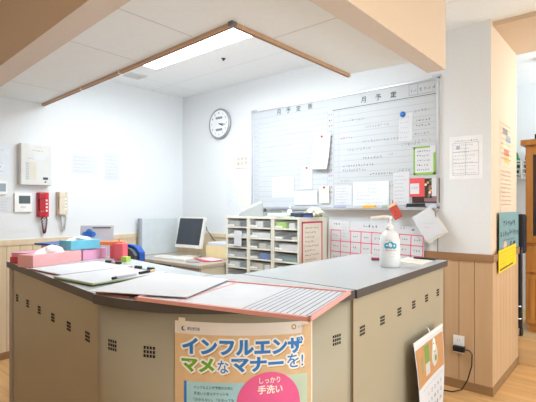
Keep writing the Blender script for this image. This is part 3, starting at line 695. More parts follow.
b = MB(); b.box(0, 0.07, -0.005, 0.005, 0.033, 0.035, black, M=Matrix.Rotation(R(-22), 4, 'Z')); b.build('hour_hand', t)
b = MB(); b.box(0, 0.10, -0.0035, 0.0035, 0.036, 0.038, black, M=Matrix.Rotation(R(-10), 4, 'Z')); b.build('minute_hand', t)
t = thing('switch_plate', 'cream light switch plate below and right of the clock', 'switch', (-3.022, YB, 1.708), rot=BACK)
MB().box(-0.09, 0.09, -0.072, 0.072, 0, 0.008, mat('switch_cream', (236, 230, 216), 0.4), 0.003).build('plate', t)
for x in (-0.05, 0, 0.05):
    for y in (-0.022, 0.022): MB().box(x - 0.014, x + 0.014, y - 0.014, y + 0.014, 0.008, 0.013, mat('switch_grey', (206, 200, 190), 0.4), 0.002).build('rocker', t)
sheet('notice', 'pale bluish notice on the back wall left of the cream one', 'notice', (-3.185, YB - 0.001, 1.405), 0.155, 0.28, marks=writing(10, inkll), m=mat('pale_blue_paper', (228, 234, 242), 0.8))
sheet('notice', 'pale cream notice between the bluish notice and the whiteboard', 'notice', (-3.0, YB - 0.001, 1.415), 0.17, 0.29, marks=writing(9, inkll), m=mat('pale_cream_paper', (238, 234, 222), 0.8))
def nm(b, w, h, z):
    for x0, y0, x1, y1 in ((-0.085, -0.12, 0.085, -0.118), (-0.085, 0.1, 0.085, 0.102), (-0.085, -0.12, -0.083, 0.1), (0.083, -0.12, 0.085, 0.1), (-0.085, 0.04, 0.085, 0.042), (-0.085, -0.04, 0.085, -0.038), (0, -0.12, 0.002, 0.1)): b.rect(x0, y0, x1, y1, z, inkl)
    b.scrawl(-0.07, 0.108, 0.15, 0.013, ink, z)
    for i in range(9): b.scrawl(-0.08, 0.08 - i * 0.024, 0.165 * random.uniform(.6, 1), 0.012, inkl, z)
    b.disc(-0.05, 0.07, 0.014, z + 0.0002, inkll)
sheet('notice', 'white typed notice in a clear sleeve on the wall right of the whiteboard', 'notice', (-0.91, YB - 0.001, 1.588), 0.215, 0.295, marks=nm, m=mat('sleeve_white', (244, 245, 248), 0.4))

# ------------------------------------------------------------------ column end face: notices and posters
def col(b, w, h, z):
    random.seed(9)
    for i, m in enumerate((mat('ad_yellow', (226, 176, 90), 0.7), mat('ad_red', (206, 120, 92), 0.7), mat('ad_sand', (226, 200, 160), 0.7), inkl, mat('ad_grey', (140, 130, 122), 0.7))):
        x = random.uniform(-w * 0.3, 0.0); y = -h * 0.4 + i * h * 0.16; b.rect(x, y, x + w * 0.4, y + h * 0.13, z, m)
    for i in range(8): b.scrawl(-w * 0.44, h * 0.42 - i * h * 0.11, w * 0.85, 0.02, mat('print_brown', (112, 92, 80), 0.7), z + 0.0004)
sheet('notice', 'upper faded colour flyer on the peach end of the wall', 'notice', (XP + 0.001, 3.575, 1.70), 0.37, 0.32, m=mat('flyer_cream', (214, 188, 160), 0.7), rot=LEFT, marks=col)
def col2(b, w, h, z):
    for i in range(9): b.scrawl(-w * 0.44, h * 0.42 - i * h * 0.1, w * 0.85, 0.02, mat('print_red_brown', (150, 100, 84), 0.7), z + 0.0004)
sheet('notice', 'lower faded red printed flyer on the peach end of the wall', 'notice', (XP + 0.001, 3.575, 1.37), 0.37, 0.30, m=mat('flyer_cream', (214, 188, 160)), rot=LEFT, marks=col2)
def tm(b, w, h, z):
    b.scrawl(-w * 0.3, h * 0.1, w * 0.66, 0.06, ink, z + 0.0004, 0.012); b.scrawl(-w * 0.44, -h * 0.16, w * 0.9, 0.06, ink, z + 0.0004, 0.012)
    sk = mat('poster_skin', (222, 176, 150), 0.6)
    b.disc(-w * 0.2, -h * 0.42, 0.05, z, sk); b.rect(0.02, -h * 0.48, 0.09, -h * 0.28, z, mat('poster_slate', (84, 100, 104), 0.6)); b.rect(0.13, -h * 0.46, 0.2, -h * 0.3, z, ink)
    b.scrawl(-w * 0.3, -h * 0.27, w * 0.6, 0.025, ink, z)
sheet('health_poster', 'teal poster with dark lettering about coughing on the wall end', 'poster', (XP + 0.0135, 3.60, 1.073), 0.62, 0.275, m=mat('poster_teal', (120, 150, 150), 0.6), rot=LEFT, marks=tm, bow=0.003)
def ym(b, w, h, z):
    for i in range(5): b.scrawl(-w * 0.44, h * 0.3 - i * 0.026, w * 0.4, 0.016, mat('print_olive', (176, 150, 40), 0.6), z); b.scrawl(w * 0.05, h * 0.3 - i * 0.026, w * 0.38, 0.016, mat('print_olive', (176, 150, 40)), z)
    b.rect(-w * 0.44, -h * 0.42, w * 0.3, -h * 0.34, z, mat('print_dark_olive', (110, 96, 40), 0.6))
sheet('notice', 'bright yellow notice overlapping the bottom of the teal poster', 'notice', (XP + 0.026, 3.50, 0.885), 0.53, 0.155, m=mat('notice_yellow', (240, 200, 30), 0.6), rot=LEFT, marks=ym, tilt=2)
# outlet and adapter
t = thing('wall_outlet', 'white wall outlet low on the wood panelling', 'outlet', (-0.951, YB - 0.012, 0.305), rot=BACK)
MB().box(-0.036, 0.036, -0.06, 0.06, 0, 0.008, white, 0.003).build('plate', t)
b = MB()
for y in (0.028,):
    for x in (-0.006, 0.006): b.box(x - 0.001, x + 0.001, y - 0.005, y + 0.005, 0.007, 0.0085, dark)
b.build('socket_slots', t)
t = thing('power_adapter', 'black power adapter plugged into the outlet, cable trailing to the floor', 'adapter', (-0.945, YB - 0.021, 0.283), rot=BACK)
MB().box(-0.035, 0.04, -0.022, 0.016, 0, 0.032, black, 0.006).build('adapter_body', t)
MB().tube([(0.035, 0.0, 0.018), (0.07, -0.002, 0.018), (0.088, -0.02, 0.02), (0.085, -0.1, 0.02), (0.06, -0.2, 0.022), (0.03, -0.265, 0.05), (-0.02, -0.278, 0.09), (-0.1, -0.2785, 0.11)], 0.004, black, 8).build('cable', t)

# ------------------------------------------------------------------ left wall
sheet('notice', 'printed notice at the left edge beside the nurse call panel', 'notice', (XL + 0.001, 1.255, 1.63), 0.2, 0.24, rot=LEFT, marks=writing(6, inkl), m=mat('pale_blue_paper', (228, 234, 242)))
t = thing('wall_thermostat', 'small white controller at the left edge under the printed notice', 'controller', (XL, 1.27, 1.405), rot=LEFT)
MB().box(-0.06, 0.06, -0.055, 0.055, 0, 0.02, white, 0.004).build('case', t); MB().box(-0.01, 0.05, -0.03, 0.035, 0.02, 0.022, mat('lcd_pale', (150, 166, 176), 0.3)).build('display', t)
sheet('notice', 'small white notice at the left edge below the controller', 'notice', (XL + 0.001, 1.28, 1.27), 0.19, 0.13, rot=LEFT, marks=writing(5, inkll))
t = thing('nurse_call_panel', 'big white nurse call panel on the left wall', 'call panel', (XL, 1.542, 1.608), rot=LEFT)
MB().box(-0.125, 0.125, -0.175, 0.175, 0, 0.07, mat('panel_white', (214, 214, 210), 0.4), 0.008).build('housing', t)
b = MB(); b.rect(-0.09, -0.13, -0.06, 0.02, 0.0708, mat('lamp_strip', (196, 200, 196), 0.4)); b.rect(-0.055, -0.13, -0.005, 0.02, 0.0708, mat('name_strip', (214, 206, 190), 0.5))
for i in range(7): b.rect(-0.088, -0.125 + i * 0.021, -0.062, -0.122 + i * 0.021, 0.0712, inkl)
b.build('lamp_column', t)
b = MB(); b.scrawl(-0.04, 0.11, 0.09, 0.014, ink, 0.0708); b.scrawl(-0.02, 0.14, 0.06, 0.01, inkl, 0.0708); b.scrawl(-0.07, 0.04, 0.05, 0.02, inkl, 0.0708); b.build('lettering', t)
MB().box(0.05, 0.09, -0.125, -0.105, 0.07, 0.074, dark, 0.001).build('speaker_slot', t); MB().lathe([(0.007, 0.07), (0.006, 0.075)], ink, 12, M=Matrix.Translation((0.07, -0.145, 0))).build('button', t)
MB().box(-0.02, 0.07, 0.045, 0.085, 0.07, 0.072, paper).build('card_window', t)
t = thing('wall_controller', 'white square controller with dark display left of the red handset', 'controller', (XL, 1.453, 1.285), rot=LEFT)
MB().box(-0.067, 0.067, -0.08, 0.08, 0, 0.022, white, 0.004).build('case', t); MB().box(-0.035, 0.055, -0.008, 0.058, 0.022, 0.024, mat('lcd_dark', (84, 96, 100), 0.25), 0.001).build('display', t)
MB().box(-0.02, 0.02, -0.045, -0.03, 0.022, 0.025, mat('button_grey', (214, 214, 212), 0.4), 0.002).build('button', t)
def handset(label, y, z, m, m2, cordm, h):
    t = thing('wall_handset', label, 'telephone', (XL, y, z), rot=LEFT)
    MB().box(-0.048, 0.048, -h / 2, h / 2, 0, 0.028, m, 0.006).build('base', t)
    r = MB(); r.box(-0.042, 0.005, -h / 2 + 0.006, h / 2 - 0.006, 0.045, 0.062, m2, 0.008); r.box(-0.044, 0.007, h / 2 - 0.058, h / 2 - 0.002, 0.028, 0.066, m2, 0.01); r.box(-0.044, 0.007, -h / 2 + 0.002, -h / 2 + 0.058, 0.028, 0.066, m2, 0.01); r.build('receiver', t)
    k = MB()
    for i in range(4): k.box(0.02, 0.036, -0.06 + i * 0.03, -0.045 + i * 0.03, 0.028, 0.031, white, 0.001)
    k.build('key_strip', t)
    p = []
    for i in range(90):
        f = i / 89; s = math.sin(math.pi * f); p.append((-0.015 + 0.045 * f + 0.005 * math.cos(i * 1.4), -h / 2 - 0.0 - 0.14 * s ** 0.8, 0.03 + 0.006 * math.sin(i * 1.4)))
    MB().tube(p, 0.0045, cordm, 6).build('coiled_cord', t)
handset('red wall telephone handset with a dark coiled cord', 1.612, 1.268, red, mat('deep_red', (176, 22, 40), 0.4), mat('maroon_cord', (92, 30, 52), 0.5), 0.215)
handset('beige wall intercom handset right of the red telephone', 1.777, 1.282, beige, mat('beige_receiver', (222, 210, 190), 0.4), mat('grey_cord', (196, 194, 190), 0.5), 0.21)
sheet('notice', 'faint wide notice on the left wall above the handsets', 'notice', (XL + 0.001, 2.0, 1.65), 0.26, 0.185, rot=LEFT, marks=writing(5, inkll))
sheet('notice', 'faint narrow notice on the left wall nearest the room corner', 'notice', (XL + 0.001, 2.275, 1.645), 0.165, 0.27, rot=LEFT, marks=writing(7, inkll))

# ------------------------------------------------------------------ desk corner
t = thing('office_desk', 'pale desk in the far corner under the monitor', 'desk', (-3.40, 2.79, 0))
MB().box(-0.555, 0.555, -0.36, 0.345, 0.722, 0.75, mat('desk_top', (186, 174, 156), 0.35), 0.003).build('desktop', t)
dk = mat('desk_steel', (210, 204, 184), 0.45)
MB().box(0.13, 0.545, -0.33, 0.33, 0.02, 0.722, dk, 0.003).build('pedestal', t)
for i, (z0, z1) in enumerate(((0.60, 0.71), (0.40, 0.59), (0.06, 0.39))):
    d = MB().box(0.14, 0.535, -0.338, -0.33, z0, z1, mat('drawer_steel', (222, 214, 192), 0.45), 0.002).build('drawer', t)
    MB().box(0.27, 0.40, -0.346, -0.337, z1 - 0.035, z1 - 0.02, dark, 0.002).build('handle', d)
MB().box(-0.54, -0.51, -0.32, 0.33, 0, 0.722, dk, 0.003).build('side_panel', t)
MB().box(-0.51, 0.13, -0.31, -0.30, 0.64, 0.722, dark).build('apron', t)
t = thing('desk_partition', 'pale grey desk partition standing against the left wall', 'partition', (-3.90, 2.78, 0.751))
MB().box(-0.015, 0.015, -0.22, 0.235, 0, 0.375, mat('partition_fabric', (206, 214, 218), 0.8), 0.004).build('panel', t)
MB().box(-0.02, 0.02, -0.25, -0.22, 0, 0.38, mat('partition_post', (160, 164, 170), 0.4), 0.004).build('post', t)
t = thing('computer_monitor', 'flat computer monitor with a white bezel on the desk', 'monitor', (-3.445, 2.84, 0.751), 4)
mon = thing('screen_head', '', ''); del mon['label'], mon['category']; mon.parent = t; mon.location = (0, -0.04, 0.085); mon.rotation_euler = (R(-13), 0, 0)
MB().box(-0.18, 0.18, -0.02, 0.02, 0, 0.315, mat('bezel_white', (226, 224, 216), 0.4), 0.006).build('bezel', mon)
MB().box(-0.165, 0.165, -0.0225, -0.019, 0.032, 0.3, mat('screen_black', (48, 54, 64), 0.25)).build('screen', mon)
MB().box(-0.12, 0.12, 0.015, 0.05, 0.06, 0.27, beige, 0.015).build('back_shell', mon)
MB().box(-0.03, 0.03, 0.0, 0.03, 0.01, 0.2, beige, 0.004).build('neck', t)
MB().lathe([(0.11, 0), (0.11, 0.008), (0.06, 0.014)], beige, 28).build('base', t)
t = thing('keyboard', 'white keyboard on the desk in front of the monitor', 'keyboard', (-3.42, 2.60, 0.7505), 8)
MB().box(-0.2, 0.2, -0.065, 0.065, 0, 0.018, white, 0.004).build('case', t)
b = MB()
for i in range(14):
    for j in range(5): b.box(-0.19 + i * 0.0272, -0.168 + i * 0.0272, -0.052 + j * 0.021, -0.036 + j * 0.021, 0.018, 0.023, mat('key_white', (228, 230, 230), 0.5))
b.build('keys', t)
def desk_paper(name, label, x, y, rz, w, h, m, z, th=0.002, cat='paper'):
    b = MB().box(-w / 2, w / 2, -h / 2, h / 2, 0, th, m, 0)
    b.scrawl(-w * 0.35, 0.0, w * 0.6, 0.012, inkll, th + 0.0005)
    return tag(b.build(name, loc=(x, y, z), rot=(0, 0, R(rz))), label, cat)
desk_paper('paper_sheet', 'pale blue sheet on the desk left of the keyboard', -3.70, 2.60, 10, 0.12, 0.2, mat('sheet_blue', (176, 194, 216), 0.7), 0.7504)
t = thing('document_box', 'cream box of white papers between the monitor and the drawer cases', 'paper tray', (-3.10, 3.0, 0.751), 2)
cb = mat('cream_box', (236, 220, 168), 0.6)
b = MB(); b.box(-0.17, 0.17, -0.12, 0.12, 0, 0.006, cb); b.box(-0.17, 0.17, -0.12, -0.115, 0, 0.12, cb); b.box(-0.17, 0.17, 0.115, 0.12, 0, 0.12, cb); b.box(-0.17, -0.165, -0.12, 0.12, 0, 0.12, cb); b.box(0.165, 0.17, -0.12, 0.12, 0, 0.12, cb); b.build('tray', t)
b = MB(); b.box(-0.155, 0.155, -0.11, 0.11, 0.007, 0.15, paper, 0.004); b.scrawl(-0.08, 0.02, 0.16, 0.015, inkl, 0.1506); b.scrawl(-0.08, -0.05, 0.12, 0.015, pgold, 0.1506)
o = b.build('paper_stack', loc=(-3.10, 3.0, 0.751), rot=(0, 0, R(2))); tag(o, 'stack of white papers in the cream box on the desk', 'paper')
desk_paper('folder', 'crimson folder on the desk in front of the cream box', -3.08, 2.74, -20, 0.27, 0.17, mat('folder_crimson', (206, 76, 104), 0.5), 0.7505, 0.008, 'folder')
desk_paper('paper_sheet', 'pink sheet lying on the crimson folder', -3.06, 2.76, -12, 0.25, 0.15, mat('sheet_pink', (240, 206, 214), 0.7), 0.7592, 0.002)
desk_paper('notepad', 'grey notepad at the front edge of the desk beside the folder', -3.06, 2.55, 16, 0.12, 0.06, mat('pad_grey', (150, 156, 172), 0.6), 0.7505, 0.008, 'notepad')
# cable behind the monitor
o = MB().tube([(-3.50, 3.1, 1.0), (-3.56, 3.12, 1.09), (-3.52, 3.12, 1.0), (-3.44, 3.125, 0.92), (-3.36, 3.12, 0.86)], 0.0035, dark).build('power_cable', loc=(0, 0, 0)); tag(o, 'dark cable running down the wall behind the monitor', 'cable')
# chair
t = thing('office_chair', 'blue backed office chair pushed in behind the left counter wing', 'chair', (-3.02, 1.98, 0), 6)
sh = mat('chair_shell', (74, 78, 84), 0.5); bl = mat('chair_blue', (38, 84, 168), 0.8)
def chair_back(y, th, w, z0, z1, m, lip=0):
    b = MB(lambda p: Vector((p.x, p.y + 0.5 * p.x * p.x * -1, p.z))); n = 10
    for i in range(n):
        f0 = -1 + 2 * i / n; f1 = -1 + 2 * (i + 1) / n
        e0 = 0.05 * abs(f0) ** 4; e1 = 0.05 * abs(f1) ** 4
        q = [(w * f0, y, z0 + e0), (w * f1, y, z0 + e1), (w * f1, y, z1 - e1), (w * f0, y, z1 - e0)]
        a = [b.v(k) for k in q]; c = [b.v((k[0], k[1] + th, k[2])) for k in q]
        b.face(a, m); b.face(c[::-1], m); b.face([a[0], c[0], c[1], a[1]], m); b.face([a[3], a[2], c[2], c[3]], m)
        if i == 0: b.face([a[0], a[3], c[3], c[0]], m)
        if i == n - 1: b.face([a[1], c[1], c[2], a[2]], m)
    return b
chair_back(-0.2, 0.03, 0.2, 0.55, 0.945, sh).build('back_shell', t); chair_back(-0.17, 0.05, 0.222, 0.53, 0.965, bl).build('backrest', t)
MB().box(-0.23, 0.23, -0.13, 0.32, 0.40, 0.47, bl, 0.03).build('seat', t)
MB().box(-0.03, 0.03, -0.215, -0.19, 0.36, 0.6, black, 0.005).build('back_support', t); MB().box(-0.03, 0.03, -0.2, 0.1, 0.35, 0.395, black, 0.005).build('seat_plate', t)
MB().tube([(0, 0.05, 0.09), (0, 0.05, 0.37)], 0.028, dark, 12).build('gas_column', t)
for i in range(5):
    a = R(72 * i + 20); l = MB().tube([(0, 0.05, 0.1), (0.26 * math.cos(a), 0.05 + 0.26 * math.sin(a), 0.075)], [0.025, 0.016], black).build('leg', t)
    MB().tube([(0.27 * math.cos(a) - 0.02, 0.05 + 0.27 * math.sin(a), 0.028), (0.27 * math.cos(a) + 0.02, 0.05 + 0.27 * math.sin(a), 0.028)], 0.028, black, 12).build('caster', l)

# ------------------------------------------------------------------ drawer cases along the back wall
clear = mat('smoky_clear_plastic', (200, 206, 206), 0.2, alpha=0.16); casem = mat('case_cream', (228, 224, 210), 0.45); lab = mat('label_white', (240, 240, 236), 0.6)
inner_dark = mat('case_inside', (150, 152, 148), 0.7)
t = thing('base_cabinet', 'low cream cabinet carrying the three drawer cases', 'cabinet', (-2.415, 2.93, 0))
MB().box(-0.405, 0.405, -0.2, 0.2, 0.05, 0.52, casem, 0.003).build('body', t); MB().box(-0.39, 0.39, -0.18, 0.19, 0, 0.05, dark).build('plinth', t)
for s in (-1, 1):
    d = MB().box(s * 0.2 - 0.195, s * 0.2 + 0.195, -0.21, -0.2, 0.07, 0.5, casem, 0.002).build('door', t); MB().box(s * 0.03 - 0.008, s * 0.03 + 0.008, -0.222, -0.209, 0.25, 0.33, chrome, 0.002).build('handle', d)
CW = 0.27; names = ('left', 'middle', 'right')
CL = ('leftmost letter drawer case with a white sheet hanging on it', 'middle letter drawer case of the three by the wall', 'right letter drawer case with a red framed list on its side')
for k in range(3):
    x0 = -2.82 + k * CW
    t = thing('drawer_case', CL[k], 'drawer unit', (x0 + CW / 2, 2.725, 0.52), 0, 'letter drawer cases')
    w = CW / 2 - 0.001; D = 0.42; Hh = 0.645
    b = MB(); b.box(-w, -w + 0.016, 0, D, 0.0165, Hh - 0.0165, casem); b.box(w - 0.016, w, 0, D, 0.0165, Hh - 0.0165, casem); b.box(-w, w, 0, D, Hh - 0.0164, Hh, casem, 0.002); b.box(-w, w, 0, D, 0, 0.0164, casem, 0.002); b.box(-w + 0.016, w - 0.016, D - 0.012, D, 0.016, Hh - 0.016, inner_dark); b.build('shell', t)
    hs = [0.084] * 7
    z = Hh - 0.02
    for i, h in enumerate(hs):
        z0 = z - h + 0.006
        d = thing('drawer', '', ''); del d['label'], d['category']; d.parent = t; d.location = (0, 0.004, z0)
        iw = w - 0.019
        b = MB(); b.box(-iw, iw, 0, 0.004, 0, h - 0.012, clear); b.build('drawer_front', d)
        b = MB(); b.box(-iw, iw, 0.004, D - 0.03, 0, 0.003, casem); b.box(-iw, -iw + 0.003, 0.004, D - 0.03, 0.003, h * 0.6, clear); b.box(iw - 0.003, iw, 0.004, D - 0.03, 0.003, h * 0.6, clear); b.build('drawer_tray', d)
        MB().box(-iw + 0.004, -iw + 0.08, -0.004, 0.0, h * 0.16, h * 0.34, lab, 0.001).build('label_holder', d)
        MB().box(-iw, iw, -0.006, 0.0, -0.002, 0.010, casem, 0.001).build('pull_lip', d)
        z -= h + 0.004
# what the drawers hold
def inside(label, case, row, x0, x1, y0, h, m, name='packet', cat='packet'):
    z = 0.52 + 0.645 - 0.02 - row * 0.088 - 0.084 + 0.006 + 0.0035
    cx = -2.82 + case * CW + CW / 2
    o = MB().box(x0, x1, 0, 0.2, 0, h, m, 0.004).build(name, loc=(cx, 2.725 + y0, z)); tag(o, label, cat)
sg = mat('stuff_grey', (176, 178, 176), 0.7); sw = mat('stuff_white', (238, 238, 236), 0.7); sd = mat('stuff_dark', (78, 80, 84), 0.7); st = mat('stuff_teal', (110, 140, 142), 0.7)
kinds = {'w': sw, 'g': sg, 'd': sd, 't': st, 'l': mat('packet_lime', (176, 224, 40), 0.5), 'b': mat('packet_blue', (44, 110, 200), 0.5), 'e': mat('stuff_beige', (214, 204, 186), 0.7)}
CN = ('left', 'middle', 'right'); RN = ('top', 'second', 'third', 'fourth', 'fifth')
for case, row, x0, x1, h, key, what, nm_, ct in (
    (2, 0, -0.105, -0.005, 0.056, 'l', 'lime green packet', 'packet', 'packet'), (2, 0, 0.03, 0.085, 0.05, 'w', 'white roll', 'paper_roll', 'roll'),
    (2, 1, -0.1, -0.03, 0.03, 'g', 'grey packet at the left', 'packet', 'packet'), (2, 1, -0.015, 0.045, 0.04, 'd', 'dark packet at the centre', 'packet', 'packet'), (2, 1, 0.055, 0.105, 0.03, 'e', 'beige packet at the right', 'packet', 'packet'),
    (2, 2, -0.07, 0.108, 0.055, 'w', 'long white package', 'package', 'package'), (2, 3, -0.105, 0.1, 0.045, 't', 'grey green bundle', 'bundle', 'bundle'), (2, 4, -0.1, 0.05, 0.05, 'w', 'white bundle', 'bundle', 'bundle'),
    (1, 0, -0.06, 0.025, 0.058, 'w', 'white package', 'package', 'package'), (1, 0, 0.04, 0.108, 0.06, 'd', 'dark stack of papers', 'paper_stack', 'papers'),
    (1, 1, -0.1, 0.1, 0.05, 'w', 'wide white bundle', 'bundle', 'bundle'), (1, 2, -0.02, 0.06, 0.05, 'e', 'beige packet', 'packet', 'packet'), (1, 2, 0.065, 0.108, 0.035, 'g', 'small grey packet', 'packet', 'packet'),
    (1, 3, -0.01, 0.075, 0.055, 'b', 'blue packet', 'packet', 'packet'), (1, 3, -0.1, -0.03, 0.03, 'g', 'grey packet', 'packet', 'packet'), (1, 4, -0.1, 0.03, 0.055, 'e', 'beige bundle', 'bundle', 'bundle'), (1, 4, 0.04, 0.1, 0.05, 'w', 'small white packet', 'packet', 'packet'),
    (0, 0, -0.1, 0.02, 0.055, 'g', 'grey stack of papers', 'paper_stack', 'papers'), (0, 0, 0.03, 0.1, 0.05, 'd', 'dark packet', 'packet', 'packet'), (0, 1, -0.09, 0.1, 0.035, 'w', 'pale stack of papers', 'paper_stack', 'papers'),
    (0, 2, -0.1, -0.06, 0.05, 'd', 'dark packet', 'packet', 'packet'), (0, 3, -0.1, 0.09, 0.05, 'g', 'grey stack of papers', 'paper_stack', 'papers'), (0, 4, -0.1, 0.02, 0.05, 'w', 'white stack of papers', 'paper_stack', 'papers'), (0, 4, 0.03, 0.1, 0.045, 't', 'teal packet', 'packet', 'packet')):
    inside('%s in the %s drawer of the %s case' % (what, RN[row], CN[case]), case, row, x0, x1, 0.009, h, kinds[key], nm_, ct)
sheet('paper_note', 'white sheet taped over the front of the leftmost drawer case', 'paper', (-2.665, 2.716, 0.975), 0.09, 0.135, tilt=-2, marks=writing(4, inkll))
def rf(b, w, h, z):
    q = mat('list_red', (206, 60, 84), 0.6)
    for x0, y0, x1, y1 in ((-w / 2, -h / 2, w / 2, -h / 2 + 0.014), (-w / 2, h / 2 - 0.014, w / 2, h / 2), (-w / 2, -h / 2, -w / 2 + 0.016, h / 2), (w / 2 - 0.014, -h / 2, w / 2, h / 2)): b.rect(x0, y0, x1, y1, z, q)
    for i in range(8): b.scrawl(-w * 0.36, h * 0.32 - i * 0.036, w * 0.7 * random.uniform(.5, 1), 0.022, ink, z)
sheet('framed_list', 'handwritten list in a red frame on the side of the right drawer case', 'list', (-2.0085, 2.90, 0.96), 0.29, 0.345, m=mat('list_cream', (236, 226, 214), 0.7), rot=LEFT, marks=rf)
# things on top of the cases
ZC = 1.166
t = thing('telephone', 'grey white desk telephone on top of the drawer cases', 'telephone', (-2.65, 2.885, ZC), 40)
b = MB(); b.prism([(-0.11, 0), (0.11, 0), (0.09, 0.115), (-0.11, 0.02)], -0.10, 0.10, mat('phone_grey', (168, 172, 172), 0.45), M=Matrix.Rotation(R(90), 4, 'X')); b.build('body', t)
MB().box(-0.1, 0.1, -0.085, -0.035, 0, 0.03, mat('phone_white', (206, 208, 208), 0.4), 0.012, M=Matrix.Translation((0.0, 0, 0.068)) @ Matrix.Rotation(R(-25), 4, 'Y')).build('receiver', t)
b = MB()
for i in range(4):
    for j in range(3): b.box(-0.06 + i * 0.03, -0.04 + i * 0.03, 0.01 + j * 0.025, 0.028 + j * 0.025, 0.0, 0.004, white, M=Matrix.Translation((0, 0, 0.0725)) @ Matrix.Rotation(R(-25), 4, 'Y'))
b.build('keypad', t)
MB().box(0.105, 0.125, -0.1, 0.1, 0.0, 0.07, dark, 0.002).build('rear_stand', t)
t = thing('document_tray', 'grey desktop tray holding papers right of the telephone', 'tray', (-2.355, 2.98, ZC), 0)
b = MB(); b.box(-0.13, 0.13, -0.12, 0.12, 0, 0.006, sg); b.box(-0.13, 0.13, 0.11, 0.12, 0, 0.05, sg); b.box(-0.13, -0.122, -0.12, 0.12, 0, 0.04, sg); b.box(0.122, 0.13, -0.12, 0.12, 0, 0.04, sg); b.build('tray_shell', t)
o = MB().box(-0.11, 0.11, -0.1, 0.1, 0, 0.022, paper, 0.002).build('paper_stack', loc=(-2.355, 2.975, ZC + 0.007)); tag(o, 'white papers in the grey tray on the drawer cases', 'paper')
t = thing('glue_bottle', 'small white bottle standing on the drawer cases', 'bottle', (-2.19, 2.84, ZC))
MB().lathe([(0.02, 0), (0.021, 0.05), (0.012, 0.062)], sw, 16).build('body', t); MB().lathe([(0.01, 0.061), (0.007, 0.09)], mat('cap_pale', (214, 226, 220), 0.4), 12).build('cap', t)
b = MB().box(-0.08, 0.08, -0.045, 0.045, 0, 0.006, mat('card_green_white', (196, 226, 196), 0.6)); b.scrawl(-0.06, -0.01, 0.1, 0.02, mat('print_green', (70, 150, 90), 0.6), 0.0066)
tag(b.build('note_card', loc=(-2.175, 2.77, ZC + 0.0005), rot=(0, 0, R(4))), 'pale green card lying on the right drawer case', 'card')
for i, (x, y, m, s) in enumerate(((-2.095, 2.80, dark, 'dark slate stapler at the front corner of the right drawer case'), (-2.035, 2.86, inkb, 'dark blue tape cutter beside the slate stapler'))):
    t = thing(('stapler', 'tape_cutter')[i], s, ('stapler', 'tape cutter')[i], (x, y, ZC), 15)
    MB().box(-0.05, 0.05, -0.02, 0.02, 0, 0.014, m, 0.004).build('base', t); MB().box(-0.045, 0.05, -0.016, 0.016, 0.014, 0.036, mat('slate_blue', (52, 66, 88), 0.4), 0.008).build('arm', t)
b = MB()
t = thing('plastic_bag', 'crumpled white bag on the tray corner above the red framed list', 'bag', (-1.985, 2.99, ZC))
bmx = bmesh.new(); bmesh.ops.create_icosphere(bmx, subdivisions=3, radius=1)
for q in bmx.verts:
    k = 1 + 0.22 * math.sin(q.co.x * 7 + q.co.y * 4) * math.sin(q.co.z * 6 + q.co.y * 5); q.co = Vector((q.co.x * 0.075 * k, q.co.y * 0.05 * k, max(0, 0.036 + q.co.z * 0.042 * k)))
b.merge(bmx, mat('bag_cream', (232, 228, 210), 0.5), M=Matrix.Translation((-0.03, -0.05, 0))); b.build('bag_body', t)
MB().box(-0.01, 0.05, -0.085, -0.05, 0.002, 0.02, mat('bag_green', (120, 140, 90), 0.6), 0.006).build('printed_corner', t)

# ------------------------------------------------------------------ far room
wd = wood('honey_cabinet_wood', (178, 116, 52), (204, 142, 72), 'Z', 2, 0.35)
t = thing('display_cabinet', 'honey brown wooden display cabinet on the raised platform', 'cabinet', (-0.73, 4.15, 0.21))
Wc = 0.9
MB().box(0, Wc, 0.02, 0.42, 0.06, 1.55, wd, 0.003).build('carcass', t); MB().box(0.02, Wc - 0.02, 0.04, 0.4, 0, 0.06, wd).build('plinth', t)
MB().box(-0.03, Wc + 0.03, -0.03, 0.43, 1.55, 1.595, wd, 0.006).build('cornice', t)
for i in range(2):
    a = i * Wc / 2 + 0.005; c = (i + 1) * Wc / 2 - 0.005
    b = MB()
    for x0, x1, z0, z1 in ((a, a + 0.05, 0.74, 1.53), (c - 0.05, c, 0.74, 1.53), (a + 0.05, c - 0.05, 0.74, 0.80), (a + 0.05, c - 0.05, 1.47, 1.53)): b.box(x0, x1, -0.002, 0.02, z0, z1, wd, 0.003)
    d = b.build('glass_door', t); MB().box(a + 0.05, c - 0.05, 0.008, 0.014, 0.80, 1.47, mat('dark_cabinet_glass', (50, 44, 44), 0.08)).build('glass_pane', d)
    d = MB().box(a, c, -0.002, 0.02, 0.5, 0.715, wd, 0.004).build('drawer', t); MB().lathe([(0.006, 0), (0.012, 0.012), (0.012, 0.02)], mat('brass', (190, 150, 80), 0.3, 0.9), 12, M=Matrix.Translation(((a + c) / 2, -0.002, 0.6)) @ Matrix.Rotation(R(90), 4, 'X')).build('knob', d)
    b = MB(); b.box(a, c, 0.0, 0.02, 0.08, 0.48, wd, 0.004)
    n = 9
    for j in range(n): b.box(a + 0.03 + j * (c - a - 0.06) / n, a + 0.03 + (j + 0.8) * (c - a - 0.06) / n, -0.004, 0.001, 0.11, 0.45, wd, 0.002)
    b.build('slatted_door', t)
o = MB().box(0, 0.25, 0, 0.2, 0, 0.05, black, 0.006).build('dark_case', loc=(-0.67, 4.2, 0.21 + 1.596)); tag(o, 'black case on top of the wooden cabinet', 'case')
t = thing('folded_trolley', 'black folded trolley standing between the wall end and the cabinet', 'trolley', (-0.76, 4.0, 0.21))
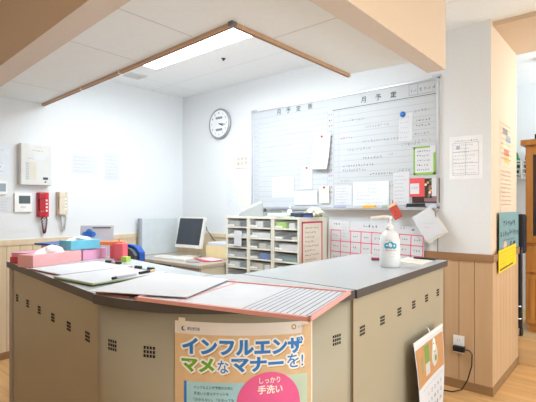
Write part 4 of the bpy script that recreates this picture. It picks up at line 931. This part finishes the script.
MB().box(-0.04, 0.035, -0.02, 0.03, 0.06, 0.66, black, 0.01).build('body', t)
for x in (-0.035, 0.03): MB().tube([(x, 0.0, 0.05), (x, 0.0, 0.68), (x, 0.03, 0.71)], 0.009, dark).build('upright', t)
MB().box(-0.05, 0.05, 0.02, 0.12, 0.66, 0.98, mat('trolley_bag', (34, 34, 40), 0.7), 0.02).build('bag', t)
for z in (0.14, 0.24): MB().tube([(-0.04, -0.024, z), (0.035, -0.024, z)], 0.007, chrome).build('chrome_bar', t)
for x in (-0.035, 0.03): MB().lathe([(0.028, -0.01), (0.03, 0.0), (0.028, 0.01)], black, 16, M=Matrix.Translation((x, 0.0, 0.031)) @ Matrix.Rotation(R(90), 4, 'Y')).build('wheel', t)
t = thing('wire_basket', 'white wire basket high on the far wall', 'basket', (-0.84, 5.05, 1.52))
b = MB()
for i in range(9):
    x = -0.2 + i * 0.05; b.tube([(x, -0.18, 0), (x, -0.18, 0.18)], 0.011, white, 6); b.tube([(x, -0.18, 0.004), (x, -0.004, 0.004)], 0.004, white, 6)
for z in (0.004, 0.05, 0.1, 0.15, 0.18): b.tube([(-0.2, -0.004, z), (-0.2, -0.18, z), (0.2, -0.18, z), (0.2, -0.004, z)], 0.010, white, 6)
b.build('wire_frame', t)
def bundle(name, label, x, m):
    b = MB(); bmx = bmesh.new(); bmesh.ops.create_icosphere(bmx, subdivisions=3, radius=1)
    for q in bmx.verts:
        k = 1 + 0.25 * math.sin(q.co.x * 6 + x * 50) * math.sin(q.co.z * 5 + 2 * q.co.y); q.co = Vector((q.co.x * 0.038 * k, q.co.y * 0.05 * k, q.co.z * 0.12 * k))
    b.merge(bmx, m, smooth=True); tag(b.build(name, loc=(x, 4.95, 1.52 + 0.14)), label, 'cloth')
bundle('folded_cloth', 'green cloth sticking out of the white wire basket', -0.955, mat('cloth_green', (30, 134, 84), 0.9))
bundle('folded_cloth', 'maroon cloth sticking out of the white wire basket', -0.84, mat('cloth_maroon', (150, 30, 54), 0.9))
